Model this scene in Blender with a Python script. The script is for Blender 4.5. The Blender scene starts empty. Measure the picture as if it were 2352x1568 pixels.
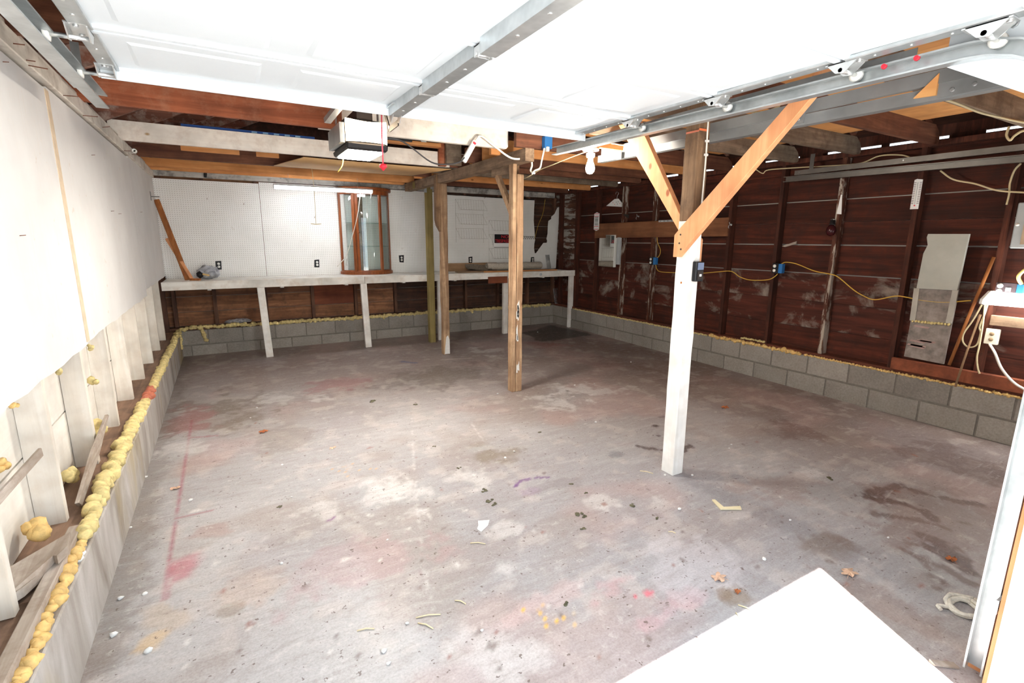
import bpy, bmesh, math, random
import numpy as np
from mathutils import Vector, Matrix
random.seed(7); RNG = np.random.default_rng(11)
scene = bpy.context.scene
COL = scene.collection

# ------------------------------------------------------------------ camera
CAM_H = 1.5
FPX, YAW, PITCH, ROLL = 1135.9, 0.523763, 0.201431, 0.0063877
fw = Vector((math.sin(YAW)*math.cos(PITCH), math.cos(YAW)*math.cos(PITCH), -math.sin(PITCH)))
r0 = Vector((math.cos(YAW), -math.sin(YAW), 0)); u0 = r0.cross(fw)
rt = r0*math.cos(ROLL) + u0*math.sin(ROLL); up = rt.cross(fw)
cam_d = bpy.data.cameras.new('camera'); cam = bpy.data.objects.new('camera', cam_d); COL.objects.link(cam)
cam_d.sensor_width = 36.0; cam_d.lens = FPX/2352*36.0; cam_d.clip_start = 0.02
M3 = Matrix((rt, up, -fw)).transposed()
cam.matrix_world = Matrix.Translation((0, 0, CAM_H)) @ M3.to_4x4()
scene.camera = cam
C0 = Vector((0, 0, CAM_H))
def at(x, y, axis, val):
    """point of the photograph's pixel (x, y) on the wall/floor plane axis = val"""
    d = fw + rt*((x-1176)/FPX) - up*((y-784)/FPX)
    i = 'XYZ'.index(axis); t = (val-C0[i])/d[i]
    return C0 + d*t

# ------------------------------------------------------------------ light
world = bpy.data.worlds.new('sky'); scene.world = world; world.use_nodes = True
bg = world.node_tree.nodes['Background']
bg.inputs[0].default_value = (0.76, 0.89, 1.0, 1); bg.inputs[1].default_value = 1.55
sd = bpy.data.lights.new('sun', 'SUN'); sd.energy = 14.5; sd.angle = 0.009; sd.color = (1.0, 0.98, 0.95)
sun = bpy.data.objects.new('sun', sd); COL.objects.link(sun)
sun.rotation_euler = Vector((0.28, 0.70, -2.08)).to_track_quat('-Z', 'Y').to_euler(); sun.location = (-1, -3, 8)
LOWER_E = 105.0
TUBE_E, BULB_E, LENS_E, RTUBE_E = 9.5, 390.0, 10.0, 8.0
vs = scene.view_settings
vs.view_transform = 'Standard'; vs.look = 'None'; vs.gamma = 1.0; vs.use_curve_mapping = False
vs.exposure = 1.33
scene.cycles.diffuse_bounces = 8; scene.cycles.max_bounces = 12

# ------------------------------------------------------------------ helpers
def lin(c): return tuple((v/255/12.92 if v/255 <= 0.04045 else ((v/255+0.055)/1.055)**2.4) for v in c)
def rgba(c): return (*lin(c), 1)

class NT:
    def __init__(s, name):
        s.m = bpy.data.materials.new(name); s.m.use_nodes = True
        s.t = s.m.node_tree; s.b = s.t.nodes['Principled BSDF']
    def n(s, typ, **kw):
        nd = s.t.nodes.new(typ)
        for k, v in kw.items():
            if k.startswith('_'): setattr(nd, k[1:], v)
            else:
                nd.inputs[k.replace('_', ' ') if not k.isdigit() else int(k)].default_value = v
        return nd
    def l(s, a, b): s.t.links.new(a, b)
    def math(s, op, a, b=None):
        nd = s.t.nodes.new('ShaderNodeMath'); nd.operation = op
        for i, v in enumerate((a, b)):
            if v is None: continue
            if isinstance(v, (int, float)): nd.inputs[i].default_value = v
            else: s.l(v, nd.inputs[i])
        return nd.outputs[0]
    def coords(s, scale=(1, 1, 1), kind='Object'):
        tc = s.n('ShaderNodeTexCoord'); mp = s.n('ShaderNodeMapping'); mp.inputs['Scale'].default_value = scale
        s.l(tc.outputs[kind], mp.inputs['Vector'])
        oi = s.n('ShaderNodeObjectInfo')
        ml = s.math('MULTIPLY', oi.outputs['Random'], 37.0)
        cb = s.n('ShaderNodeCombineXYZ')
        for i in range(3): s.l(ml, cb.inputs[i])
        s.l(cb.outputs[0], mp.inputs['Location'])
        return mp.outputs[0]
    def noise(s, vec, scale=5, detail=4, rough=0.6, dist=0.0):
        nd = s.n('ShaderNodeTexNoise'); nd.inputs['Scale'].default_value = scale; nd.inputs['Detail'].default_value = detail
        nd.inputs['Roughness'].default_value = rough; nd.inputs['Distortion'].default_value = dist
        s.l(vec, nd.inputs['Vector']); return nd.outputs[0]
    def ramp(s, fac, stops):
        nd = s.t.nodes.new('ShaderNodeValToRGB'); e = nd.color_ramp.elements
        while len(e) < len(stops): e.new(0.5)
        for i, (p, c) in enumerate(stops):
            e[i].position = p; e[i].color = c if len(c) == 4 else rgba(c)
        s.l(fac, nd.inputs[0]); return nd.outputs[0]
    def mix(s, fac, a, b, mode='MIX'):
        nd = s.t.nodes.new('ShaderNodeMixRGB'); nd.blend_type = mode
        for i, v in enumerate((fac, a, b)):
            if isinstance(v, (int, float)): nd.inputs[i].default_value = v
            elif isinstance(v, tuple): nd.inputs[i].default_value = v if len(v) == 4 else rgba(v)
            else: s.l(v, nd.inputs[i])
        return nd.outputs[0]
    def bump(s, h, strength=0.3, dist=0.004):
        nd = s.n('ShaderNodeBump'); nd.inputs['Strength'].default_value = strength; nd.inputs['Distance'].default_value = dist
        s.l(h, nd.inputs['Height']); s.l(nd.outputs[0], s.b.inputs['Normal'])
    def done(s, col, rough=0.7, metal=0.0, spec=0.3):
        if isinstance(col, tuple): s.b.inputs['Base Color'].default_value = col if len(col) == 4 else rgba(col)
        else: s.l(col, s.b.inputs['Base Color'])
        if isinstance(rough, (int, float)): s.b.inputs['Roughness'].default_value = rough
        else: s.l(rough, s.b.inputs['Roughness'])
        s.b.inputs['Metallic'].default_value = metal; s.b.inputs['Specular IOR Level'].default_value = spec
        return s.m

WHITE1 = (1, 1, 1, 1); BLACK1 = (0, 0, 0, 1)
def wood(name, light, dark, axis='Z', grain=1.0, paint=None, cover=0.5, dirt=None, dirtamt=0.35, var=0.25, rough=0.78, pscale=6.0, knots=None):
    t = NT(name); s = [26.0, 26.0, 26.0]; s['XYZ'.index(axis)] = 1.6
    v = t.coords(tuple(x*grain for x in s))
    g = t.noise(v, 1.0, 5, 0.65, 0.6)
    c = t.ramp(g, [(0.3, dark), (0.5, tuple((a+b)/2 for a, b in zip(light, dark))), (0.68, light)])
    v2 = t.coords((1, 1, 1)); bl = t.noise(v2, 3.2, 3, 0.6)
    c = t.mix(t.math('MULTIPLY', t.ramp(bl, [(0.42, BLACK1), (0.7, WHITE1)]), 0.5), c, tuple(int(x*0.72) for x in dark))
    if knots:
        vk = t.n('ShaderNodeTexVoronoi'); vk.inputs['Scale'].default_value = 3.0
        mk = [1.6, 1.6, 1.6]; mk['XYZ'.index(axis)] = 1.0
        t.l(t.coords(tuple(mk)), vk.inputs['Vector'])
        c = t.mix(t.ramp(vk.outputs['Distance'], [(0.05, WHITE1), (0.085, BLACK1)]), c, knots)
    oi = t.n('ShaderNodeObjectInfo')
    k = t.math('ADD', t.math('MULTIPLY', oi.outputs['Random'], 2*var), 1.0-var)
    kk = t.n('ShaderNodeCombineXYZ')
    for i in range(3): t.l(k, kk.inputs[i])
    c = t.mix(1.0, c, kk.outputs[0], 'MULTIPLY')
    if dirt:
        c = t.mix(t.math('MULTIPLY', t.ramp(t.noise(v2, 7, 5, 0.7), [(0.48, BLACK1), (0.66, WHITE1)]), dirtamt), c, dirt)
    if paint:
        sp = [pscale*3]*3; sp['XYZ'.index(axis)] = pscale*0.5
        pn = t.noise(t.coords(tuple(sp)), 1.0, 5, 0.7, 0.4)
        c = t.mix(t.ramp(pn, [(1-cover-0.03, BLACK1), (1-cover+0.03, WHITE1)]), c, paint)
    t.bump(g, 0.35, 0.003)
    return t.done(c, rough)

def plain(name, c, rough=0.6, metal=0.0, var=0.0, nscale=8.0, spec=0.3, bump=0.0):
    t = NT(name)
    if var:
        n = t.noise(t.coords(), nscale, 4, 0.6)
        c2 = t.ramp(n, [(0.3, tuple(int(x*(1-var)) for x in c)), (0.7, c)])
        if bump: t.bump(n, bump, 0.004)
        return t.done(c2, rough, metal, spec)
    return t.done(c, rough, metal, spec)
def emit(name, c, strength, base=(240, 240, 240)):
    t = NT(name); t.done(base, 0.5); t.b.inputs['Emission Color'].default_value = rgba(c); t.b.inputs['Emission Strength'].default_value = strength
    return t.m
def glassy(name, tint=(225, 240, 235), refl=0.5):
    t = NT(name); t.t.nodes.remove(t.b); out = t.t.nodes['Material Output']
    tr = t.n('ShaderNodeBsdfTransparent'); tr.inputs[0].default_value = rgba(tint)
    gl = t.n('ShaderNodeBsdfGlossy'); gl.inputs['Roughness'].default_value = 0.02
    fr = t.n('ShaderNodeFresnel'); fr.inputs[0].default_value = 1.5
    mx = t.n('ShaderNodeMixShader'); t.l(t.math('ADD', t.math('MULTIPLY', fr.outputs[0], refl), 0.04), mx.inputs[0])
    t.l(tr.outputs[0], mx.inputs[1]); t.l(gl.outputs[0], mx.inputs[2]); t.l(mx.outputs[0], out.inputs[0])
    return t.m

class MB:
    def __init__(s): s.v = []; s.f = []; s.sm = []
    def add(s, vs, fs, smooth=False):
        o = len(s.v); s.v += [tuple(v) for v in vs]; s.f += [tuple(i+o for i in f) for f in fs]; s.sm += [smooth]*len(fs); return s
    def box(s, lo, hi):
        (a, b, c), (d, e, f) = lo, hi
        a, d = min(a, d), max(a, d); b, e = min(b, e), max(b, e); c, f = min(c, f), max(c, f)
        return s.add([(a,b,c),(d,b,c),(d,e,c),(a,e,c),(a,b,f),(d,b,f),(d,e,f),(a,e,f)],
                     [(0,3,2,1),(4,5,6,7),(0,1,5,4),(1,2,6,5),(2,3,7,6),(3,0,4,7)])
    def frust(s, lo, hi, axis, ins):
        """box whose far face (hi side on axis, or lo side when ins<0) is inset"""
        s.box(lo, hi); vs = s.v[-8:]; i = 'XYZ'.index(axis); val = max(lo[i], hi[i]) if ins > 0 else min(lo[i], hi[i])
        c = [(lo[k]+hi[k])/2 for k in range(3)]; out = []
        for v in vs:
            v = list(v)
            if abs(v[i]-val) < 1e-9:
                for k in range(3):
                    if k != i: v[k] += abs(ins)*(1 if v[k] < c[k] else -1)
            out.append(tuple(v))
        s.v[-8:] = out; return s
    def beam(s, p0, p1, w, h, upv=(0, 0, 1), segs=1, jit=0.0, taper=1.0):
        p0, p1 = Vector(p0), Vector(p1); d = (p1-p0).normalized(); u = Vector(upv); sd_ = d.cross(u)
        if sd_.length < 1e-4: sd_ = d.cross(Vector((0, 1, 0)))
        sd_.normalize(); u = sd_.cross(d).normalized(); vs = []; fs = []
        for i in range(segs+1):
            c = p0.lerp(p1, i/segs); k = 1+(taper-1)*i/segs
            for a, b in ((-1,-1),(1,-1),(1,1),(-1,1)):
                j = Vector((random.uniform(-jit, jit), random.uniform(-jit, jit), random.uniform(-jit, jit))) if 0 < i < segs else Vector()
                vs.append(c + sd_*(a*w/2*k) + u*(b*h/2*k) + j)
        for i in range(segs):
            for k in range(4):
                a = i*4+k; b = i*4+(k+1) % 4; fs.append((a, b, b+4, a+4))
        fs += [(3,2,1,0), tuple(segs*4+k for k in range(4))]
        return s.add(vs, fs)
    def tube(s, pts, r, n=6, closed=False):
        pts = [Vector(p) for p in pts]; vs = []; fs = []; m = len(pts); prev = None
        for i, p in enumerate(pts):
            t = (pts[min(i+1, m-1)]-pts[max(i-1, 0)])
            if t.length < 1e-9: t = Vector((0, 0, 1))
            t.normalize()
            a = prev - t*prev.dot(t) if prev is not None else t.orthogonal()
            if a.length < 1e-6: a = t.orthogonal()
            a.normalize(); prev = a; b = t.cross(a); rr = r[i] if isinstance(r, (list, tuple)) else r
            for k in range(n):
                an = 2*math.pi*k/n; vs.append(p + a*(rr*math.cos(an)) + b*(rr*math.sin(an)))
        for i in range(m-1):
            for k in range(n): fs.append((i*n+k, i*n+(k+1) % n, (i+1)*n+(k+1) % n, (i+1)*n+k))
        s.add(vs, fs, True); o = len(s.v)-len(vs)
        s.f += [tuple(o+k for k in reversed(range(n))), tuple(o+(m-1)*n+k for k in range(n))]; s.sm += [False, False]
        return s
    def lathe(s, prof, c, axis='Z', n=16):
        vs = []; fs = []; c = Vector(c)
        for r, h in prof:
            for k in range(n):
                an = 2*math.pi*k/n; x, y = r*math.cos(an), r*math.sin(an)
                vs.append(c + Vector({'Z': (x, y, h), 'Y': (x, h, y), 'X': (h, x, y)}[axis]))
        for i in range(len(prof)-1):
            for k in range(n): fs.append((i*n+k, i*n+(k+1) % n, (i+1)*n+(k+1) % n, (i+1)*n+k))
        s.add(vs, fs, True); o = len(s.v)-len(vs)
        s.f += [tuple(o+k for k in reversed(range(n))), tuple(o+(len(prof)-1)*n+k for k in range(n))]; s.sm += [False, False]
        return s
    def prism(s, poly, axis, lo, hi):
        """extrude a 2-D outline along an axis; outline in the two other axes, in XYZ order"""
        def mk(p, h): return {'X': (h, p[0], p[1]), 'Y': (p[0], h, p[1]), 'Z': (p[0], p[1], h)}[axis]
        n = len(poly); vs = [mk(p, lo) for p in poly]+[mk(p, hi) for p in poly]
        fs = [tuple(range(n)), tuple(reversed(range(n, 2*n)))]+[(i, n+i, n+(i+1) % n, (i+1) % n) for i in range(n)]
        return s.add(vs, fs)
    def lump(s, c, r, jit=0.25, sub=1, squash=(1, 1, 1)):
        bm = bmesh.new(); bmesh.ops.create_icosphere(bm, subdivisions=sub, radius=1.0)
        vs = [Vector((v.co.x*squash[0], v.co.y*squash[1], v.co.z*squash[2]))*(r*(1+random.uniform(-jit, jit)))+Vector(c) for v in bm.verts]
        fs = [tuple(v.index for v in f.verts) for f in bm.faces]; bm.free()
        return s.add(vs, fs, True)
    def mesh(s, name):
        me = bpy.data.meshes.new(name); me.from_pydata(s.v, [], s.f)
        me.polygons.foreach_set('use_smooth', s.sm)
        bm = bmesh.new(); bm.from_mesh(me); bmesh.ops.recalc_face_normals(bm, faces=bm.faces); bm.to_mesh(me); bm.free()
        return me
    def build(s, name, mat, parent=None, bevel=0.0, centre=True):
        me = s.mesh(name); o = bpy.data.objects.new(name, me); COL.objects.link(o); me.materials.append(mat)
        if centre:
            c = Vector([(min(v[i] for v in s.v)+max(v[i] for v in s.v))/2 for i in range(3)])
            c.z = min(v[2] for v in s.v); me.transform(Matrix.Translation(-c)); o.location = c
        if parent is not None: attach(o, parent)
        if bevel:
            bv = o.modifiers.new('bevel', 'BEVEL'); bv.width = bevel; bv.segments = 1; bv.limit_method = 'ANGLE'
        return o
WPOS = {}
def wpos(o):
    p = Vector(o.location)
    while o.parent: o = o.parent; p += Vector(o.location)
    return p
def attach(o, parent):
    l = Vector(o.location)-wpos(parent); o.parent = parent; o.location = l
def thing(name, loc, label, cat, group=None):
    o = bpy.data.objects.new(name, None); COL.objects.link(o); o.location = loc; o.empty_display_size = 0.05
    return tag(o, label, cat, group)
def tag(o, label, cat, group=None):
    o['label'] = label; o['category'] = cat; o['kind'] = 'thing'
    if group: o['group'] = group
    return o
def struct(o, label=None):
    o['kind'] = 'structure'
    if label: o['label'] = label; o['category'] = label.split()[-1]
    return o
def inst(name, me, loc, parent, rot=None, scale=None):
    o = bpy.data.objects.new(name, me); COL.objects.link(o); o.location = loc
    if rot: o.rotation_euler = rot
    if scale: o.scale = scale
    if parent is not None: attach(o, parent)
    return o
def curve_pts(ctrl, n=8):
    """Catmull-Rom through control points"""
    P = [Vector(p) for p in ctrl]; P = [P[0]*2-P[1]]+P+[P[-1]*2-P[-2]]; out = []
    for i in range(1, len(P)-2):
        for k in range(n):
            t = k/n; a, b, c, d = P[i-1:i+3]
            out.append(0.5*((2*b)+(c-a)*t+(2*a-5*b+4*c-d)*t*t+(3*b-a-3*c+d)*t**3))
    out.append(P[-2]); return out
def textmesh(name, s, mat, loc, rot, size, parent, ext=0.0005, sx=1.0, align='CENTER'):
    cu = bpy.data.curves.new(name, 'FONT'); cu.body = s; cu.size = size; cu.align_x = align; cu.extrude = ext
    tmp = bpy.data.objects.new(name+'_tmp', cu); COL.objects.link(tmp)
    dg = bpy.context.evaluated_depsgraph_get(); me = bpy.data.meshes.new_from_object(tmp.evaluated_get(dg))
    bpy.data.objects.remove(tmp); bpy.data.curves.remove(cu); me.name = name
    me.transform(Matrix.Diagonal((sx, 1, 1, 1))); me.materials.clear(); me.materials.append(mat)
    o = bpy.data.objects.new(name, me); COL.objects.link(o); o.location = loc; o.rotation_euler = rot
    if parent: attach(o, parent)
    return o

# ------------------------------------------------------------------ materials
M = {}
M['plank'] = wood('old_brown_plank', (98, 46, 30), (50, 23, 15), 'Y', 0.8, dirt=(46, 30, 26), dirtamt=0.5, var=0.22)
def smeared_plank():
    t = NT('old_brown_plank_smeared'); v = t.coords((20, 1.4, 20)); g = t.noise(v, 1.0, 5, 0.65, 0.6)
    c = t.ramp(g, [(0.3, (50, 24, 17)), (0.7, (94, 46, 33))])
    n = t.noise(t.coords((1, 1, 1.3)), 2.6, 5, 0.65, 0.5)
    c = t.mix(t.math('MULTIPLY', t.ramp(n, [(0.52, BLACK1), (0.68, WHITE1)]), 0.62), c, (168, 158, 146))
    n2 = t.noise(t.coords((1, 1, 1)), 9.0, 4, 0.6)
    c = t.mix(t.math('MULTIPLY', t.ramp(n2, [(0.62, BLACK1), (0.72, WHITE1)]), 0.4), c, (48, 36, 32))
    t.bump(g, 0.35, 0.003); return t.done(c, 0.75)
M['plank_smear'] = smeared_plank()
M['plank_x'] = wood('old_brown_plank_back', (166, 116, 82), (104, 68, 48), 'X', 0.8, dirt=(60, 46, 40), dirtamt=0.5, var=0.2)
M['plank_x2'] = wood('dark_plank_back', (96, 66, 50), (58, 39, 31), 'X', 0.8, dirt=(46, 36, 32), dirtamt=0.5, var=0.2)
M['plank_washed'] = wood('whitewashed_corner_plank', (110, 74, 58), (70, 44, 34), 'Y', 0.8, paint=(168, 161, 153), cover=0.47, var=0.1, pscale=4)
M['ply_red'] = wood('reddish_plywood', (150, 84, 56), (108, 58, 40), 'X', 0.35, var=0.05)
M['stud'] = wood('old_brown_stud', (100, 54, 38), (56, 29, 21), 'Z', 1.0, dirt=(50, 34, 28), var=0.25)
M['stud_pale'] = wood('stud_with_pale_paint', (118, 72, 52), (74, 42, 32), 'Z', 1.0, paint=(176, 164, 150), cover=0.46, var=0.1, pscale=5)
M['stud_back'] = wood('dusty_brown_stud', (120, 86, 66), (78, 52, 42), 'Z', 1.0, dirt=(66, 52, 46), var=0.2)
M['stud_white'] = wood('white_painted_stud', (238, 232, 222), (222, 212, 198), 'Z', 0.8, dirt=(196, 176, 156), dirtamt=0.25, var=0.04, rough=0.6)
M['board_white'] = wood('white_painted_sheathing', (236, 231, 222), (222, 215, 205), 'Y', 0.6, dirt=(205, 190, 172), dirtamt=0.25, var=0.03, rough=0.6)
M['sill'] = wood('dirty_sill_plate', (158, 128, 106), (116, 90, 74), 'Y', 0.7, dirt=(92, 72, 60), dirtamt=0.6, var=0.1)
M['sill_r'] = wood('brown_sill_plate', (120, 66, 46), (82, 44, 32), 'Y', 0.7, dirt=(66, 44, 36), dirtamt=0.5, var=0.1)
M['plate_white'] = wood('white_painted_plate', (232, 226, 216), (212, 203, 190), 'Y', 0.7, dirt=(150, 130, 112), dirtamt=0.45, var=0.05)
M['plate_grimy'] = wood('grimy_white_plate', (214, 210, 202), (176, 172, 166), 'X', 0.5, dirt=(76, 72, 70), dirtamt=0.7, var=0.05)
M['joist_red'] = wood('red_brown_joist', (180, 104, 70), (124, 66, 42), 'X', 0.8, dirt=(196, 150, 120), dirtamt=0.25, var=0.06)
M['joist_brown'] = wood('dark_brown_joist', (138, 90, 66), (90, 54, 40), 'X', 0.8, dirt=(70, 46, 36), var=0.12)
M['joist_white'] = wood('white_washed_joist', (250, 243, 233), (238, 226, 213), 'X', 0.6, dirt=(176, 142, 118), dirtamt=0.3, var=0.03, knots=(176, 140, 96))
M['joist_grey'] = wood('grey_weathered_joist', (158, 140, 120), (112, 94, 78), 'X', 0.8, dirt=(88, 70, 58), dirtamt=0.6, var=0.12)
M['lumber_x'] = wood('fresh_orange_lumber_x', (226, 164, 104), (196, 126, 72), 'X', 0.7, var=0.08, knots=(140, 82, 44))
M['lumber'] = wood('fresh_orange_lumber', (238, 174, 126), (216, 144, 96), 'Z', 0.6, var=0.03, knots=(150, 84, 48))
M['rafter'] = wood('dusty_red_rafter', (140, 92, 74), (98, 60, 48), 'X', 0.9, dirt=(190, 176, 164), dirtamt=0.5, var=0.12)
M['roofboard'] = wood('dark_roof_board', (84, 52, 40), (52, 32, 26), 'Y', 0.7, dirt=(40, 28, 24), var=0.2)
M['plywood'] = wood('orange_plywood', (242, 182, 116), (220, 152, 90), 'Y', 0.5, var=0.04)
M['header'] = wood('weathered_grey_beam', (170, 144, 118), (118, 94, 74), 'Y', 0.9, dirt=(80, 62, 50), dirtamt=0.5, var=0.05)
M['post'] = wood('weathered_tan_post', (208, 176, 140), (136, 102, 76), 'Z', 0.9, dirt=(122, 92, 68), dirtamt=0.5, var=0.05, knots=(110, 70, 48))
M['post_top'] = wood('dark_weathered_post', (160, 126, 94), (104, 78, 56), 'Z', 1.0, dirt=(76, 56, 42), dirtamt=0.6, var=0.03)
M['post_white'] = wood('white_painted_post', (246, 243, 238), (236, 230, 222), 'Z', 0.8, dirt=(216, 204, 190), dirtamt=0.3, var=0.0, rough=0.55)
M['post_olive'] = wood('treated_olive_post', (166, 148, 96), (136, 120, 74), 'Z', 0.7, var=0.02, knots=(86, 64, 40))
M['flake'] = plain('flaking_white_paint', (240, 236, 230), 0.7, var=0.08, nscale=30)
M['bench'] = wood('white_painted_bench', (246, 243, 237), (230, 225, 216), 'X', 0.6, dirt=(186, 158, 130), dirtamt=0.35, var=0.02, rough=0.6)
M['bench_leg'] = wood('white_painted_leg', (246, 243, 238), (232, 228, 220), 'Z', 0.6, dirt=(196, 172, 146), dirtamt=0.3, var=0.02, rough=0.6)
M['siding'] = plain('pale_exterior_siding', (196, 190, 180), 0.8)
M['oak'] = wood('varnished_oak', (168, 96, 52), (122, 62, 30), 'Z', 0.9, var=0.03, rough=0.35)
M['particle'] = wood('brown_shelf_board', (176, 142, 108), (150, 116, 86), 'X', 0.5, var=0.08)
M['grey_wood'] = wood('grey_split_wood', (200, 190, 180), (150, 134, 120), 'Y', 0.7, dirt=(126, 104, 88), dirtamt=0.5, var=0.05)
M['shelf_plank'] = wood('brown_wall_plank', (152, 102, 70), (118, 74, 50), 'Y', 0.6, var=0.03)
M['stick'] = wood('orange_stick', (190, 124, 70), (146, 86, 46), 'Z', 0.8, var=0.05)

def drywall():
    t = NT('white_drywall'); v = t.coords((1, 1, 1)); n = t.noise(v, 2.0, 4, 0.6)
    c = t.ramp(n, [(0.3, (214, 211, 208)), (0.7, (227, 225, 222))])
    w = t.noise(t.coords((60, 60, 3)), 1.0, 3, 0.6); c = t.mix(t.math('MULTIPLY', t.ramp(w, [(0.58, BLACK1), (0.72, WHITE1)]), 0.18), c, (214, 200, 184))
    s = t.noise(v, 18, 3, 0.5); c = t.mix(t.math('MULTIPLY', t.ramp(s, [(0.70, BLACK1), (0.74, WHITE1)]), 0.35), c, (198, 176, 152))
    t.bump(n, 0.1, 0.01); return t.done(c, 0.75)
M['drywall'] = drywall()
M['tape'] = plain('tan_joint_tape', (222, 200, 172), 0.8, var=0.12, nscale=20)

def pegboard():
    t = NT('white_pegboard'); tc = t.n('ShaderNodeTexCoord'); sx = t.n('ShaderNodeSeparateXYZ'); t.l(tc.outputs['Object'], sx.inputs[0])
    def cell(o):
        f = t.math('FRACT', t.math('ADD', t.math('DIVIDE', o, 0.0254), 100.0)); d = t.math('SUBTRACT', f, 0.5); return t.math('MULTIPLY', d, d)
    d = t.math('SQRT', t.math('ADD', cell(sx.outputs[0]), cell(sx.outputs[2])))
    hole = t.math('LESS_THAN', d, 0.13)
    n = t.noise(tc.outputs['Object'], 2.5, 4, 0.6)
    c = t.ramp(n, [(0.3, (236, 235, 230)), (0.7, (247, 246, 243))])
    s = t.noise(tc.outputs['Object'], 10, 4, 0.6); c = t.mix(t.math('MULTIPLY', t.ramp(s, [(0.62, BLACK1), (0.75, WHITE1)]), 0.3), c, (188, 168, 146))
    c = t.mix(hole, c, (150, 145, 136)); t.bump(hole, 0.4, -0.003); return t.done(c, 0.6)
M['pegboard'] = pegboard()

def block_mat():
    t = NT('grey_concrete_block'); v = t.coords(); n = t.noise(v, 3.0, 4, 0.6); f = t.noise(v, 60, 3, 0.6)
    c = t.ramp(n, [(0.3, (136, 129, 121)), (0.7, (164, 157, 148))]); c = t.mix(0.35, c, t.ramp(f, [(0.3, (110, 104, 98)), (0.7, (166, 160, 152))]))
    oi = t.n('ShaderNodeObjectInfo'); k = t.math('ADD', t.math('MULTIPLY', oi.outputs['Random'], 0.22), 0.88); kk = t.n('ShaderNodeCombineXYZ')
    for i in range(3): t.l(k, kk.inputs[i])
    c = t.mix(1.0, c, kk.outputs[0], 'MULTIPLY'); t.bump(f, 0.5, 0.003); return t.done(c, 0.9, spec=0.15)
M['block'] = block_mat()
M['mortar'] = plain('dark_mortar', (132, 125, 117), 0.95, var=0.15, nscale=20, spec=0.1)
def curb_mat():
    t = NT('smooth_concrete_curb'); v = t.coords((1, 1, 1)); n = t.noise(t.coords((1, 2.2, 0.7)), 2.2, 5, 0.6, 0.8)
    c = t.ramp(n, [(0.25, (132, 122, 112)), (0.5, (170, 163, 156)), (0.75, (196, 192, 188))])
    m = t.noise(t.coords((1, 1.3, 0.5)), 1.7, 3, 0.5)
    c = t.mix(t.math('MULTIPLY', t.ramp(m, [(0.55, BLACK1), (0.7, WHITE1)]), 0.55), c, (164, 140, 72))
    f = t.noise(v, 70, 3, 0.6); t.bump(f, 0.3, 0.003); return t.done(c, 0.85, spec=0.15)
M['curb'] = curb_mat()
def floor_mat():
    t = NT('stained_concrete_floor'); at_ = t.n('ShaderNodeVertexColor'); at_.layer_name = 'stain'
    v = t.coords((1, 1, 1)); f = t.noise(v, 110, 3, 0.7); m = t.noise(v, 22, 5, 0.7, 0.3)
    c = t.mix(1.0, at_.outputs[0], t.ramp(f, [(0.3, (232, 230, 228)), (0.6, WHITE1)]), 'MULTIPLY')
    c = t.mix(t.math('MULTIPLY', t.ramp(m, [(0.56, BLACK1), (0.70, WHITE1)]), 0.35), c, (136, 118, 110))
    c = t.mix(t.math('MULTIPLY', t.ramp(m, [(0.30, WHITE1), (0.42, BLACK1)]), 0.35), c, (214, 208, 204))
    sp = t.noise(v, 46, 2, 0.5); c = t.mix(t.math('MULTIPLY', t.ramp(sp, [(0.69, BLACK1), (0.72, WHITE1)]), 0.75), c, (92, 74, 66))
    st = t.noise(t.coords((5, 22, 1)), 1.0, 6, 0.75, 0.8); c = t.mix(t.math('MULTIPLY', t.ramp(st, [(0.5, BLACK1), (0.66, WHITE1)]), 0.32), c, (132, 116, 110)); c = t.mix(t.math('MULTIPLY', t.ramp(st, [(0.32, WHITE1), (0.45, BLACK1)]), 0.28), c, (206, 202, 200))
    t.bump(t.mix(0.5, f, m), 0.35, 0.004); return t.done(c, t.ramp(m, [(0.3, (200, 200, 200)), (0.7, (150, 150, 150))]), spec=0.3)
M['floor'] = floor_mat()
M['drive'] = plain('pale_driveway', (206, 204, 200), 0.9, var=0.1, nscale=4)
M['steel'] = None
def steel():
    t = NT('galvanized_steel'); v = t.coords(); vo = t.n('ShaderNodeTexVoronoi'); vo.inputs['Scale'].default_value = 45; t.l(v, vo.inputs['Vector'])
    n = t.noise(v, 6, 3, 0.6); c = t.ramp(n, [(0.3, (176, 182, 184)), (0.7, (208, 212, 213))])
    c = t.mix(0.12, c, vo.outputs['Distance'], 'MULTIPLY')
    return t.done(c, 0.38, 0.75, 0.5)
M['steel'] = steel()
M['steel_dull'] = plain('dull_old_steel', (122, 118, 114), 0.42, 0.7, var=0.15, nscale=5)
M['steel_mid'] = plain('brushed_steel', (160, 162, 162), 0.35, 0.35, var=0.2, nscale=3)
M['bolt'] = plain('bright_bolt_steel', (214, 216, 216), 0.3, 0.8)
M['door_white'] = plain('white_door_enamel', (216, 223, 228), 0.45, var=0.02, nscale=3)
M['black'] = plain('black_plastic', (26, 25, 27), 0.45)
M['black_metal'] = plain('black_bracket_metal', (38, 34, 34), 0.5, 0.4)
M['dark'] = plain('dark_brown_cover', (54, 46, 42), 0.6)
M['foam'] = plain('yellow_spray_foam', (240, 218, 152), 0.6, var=0.22, nscale=30, bump=0.4)
M['foam_o'] = plain('amber_spray_foam', (240, 200, 128), 0.55, var=0.2, nscale=30, bump=0.4)
M['foam_red'] = plain('red_stained_foam', (214, 126, 98), 0.6, var=0.2, nscale=25)
M['white_pl'] = plain('white_plastic', (240, 238, 232), 0.45)
M['cream_pl'] = plain('cream_plastic', (232, 224, 204), 0.5)
M['grey_pl'] = plain('grey_box_enamel', (186, 192, 194), 0.5, var=0.06)
M['blue'] = plain('blue_outlet_box', (46, 112, 176), 0.45)
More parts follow.
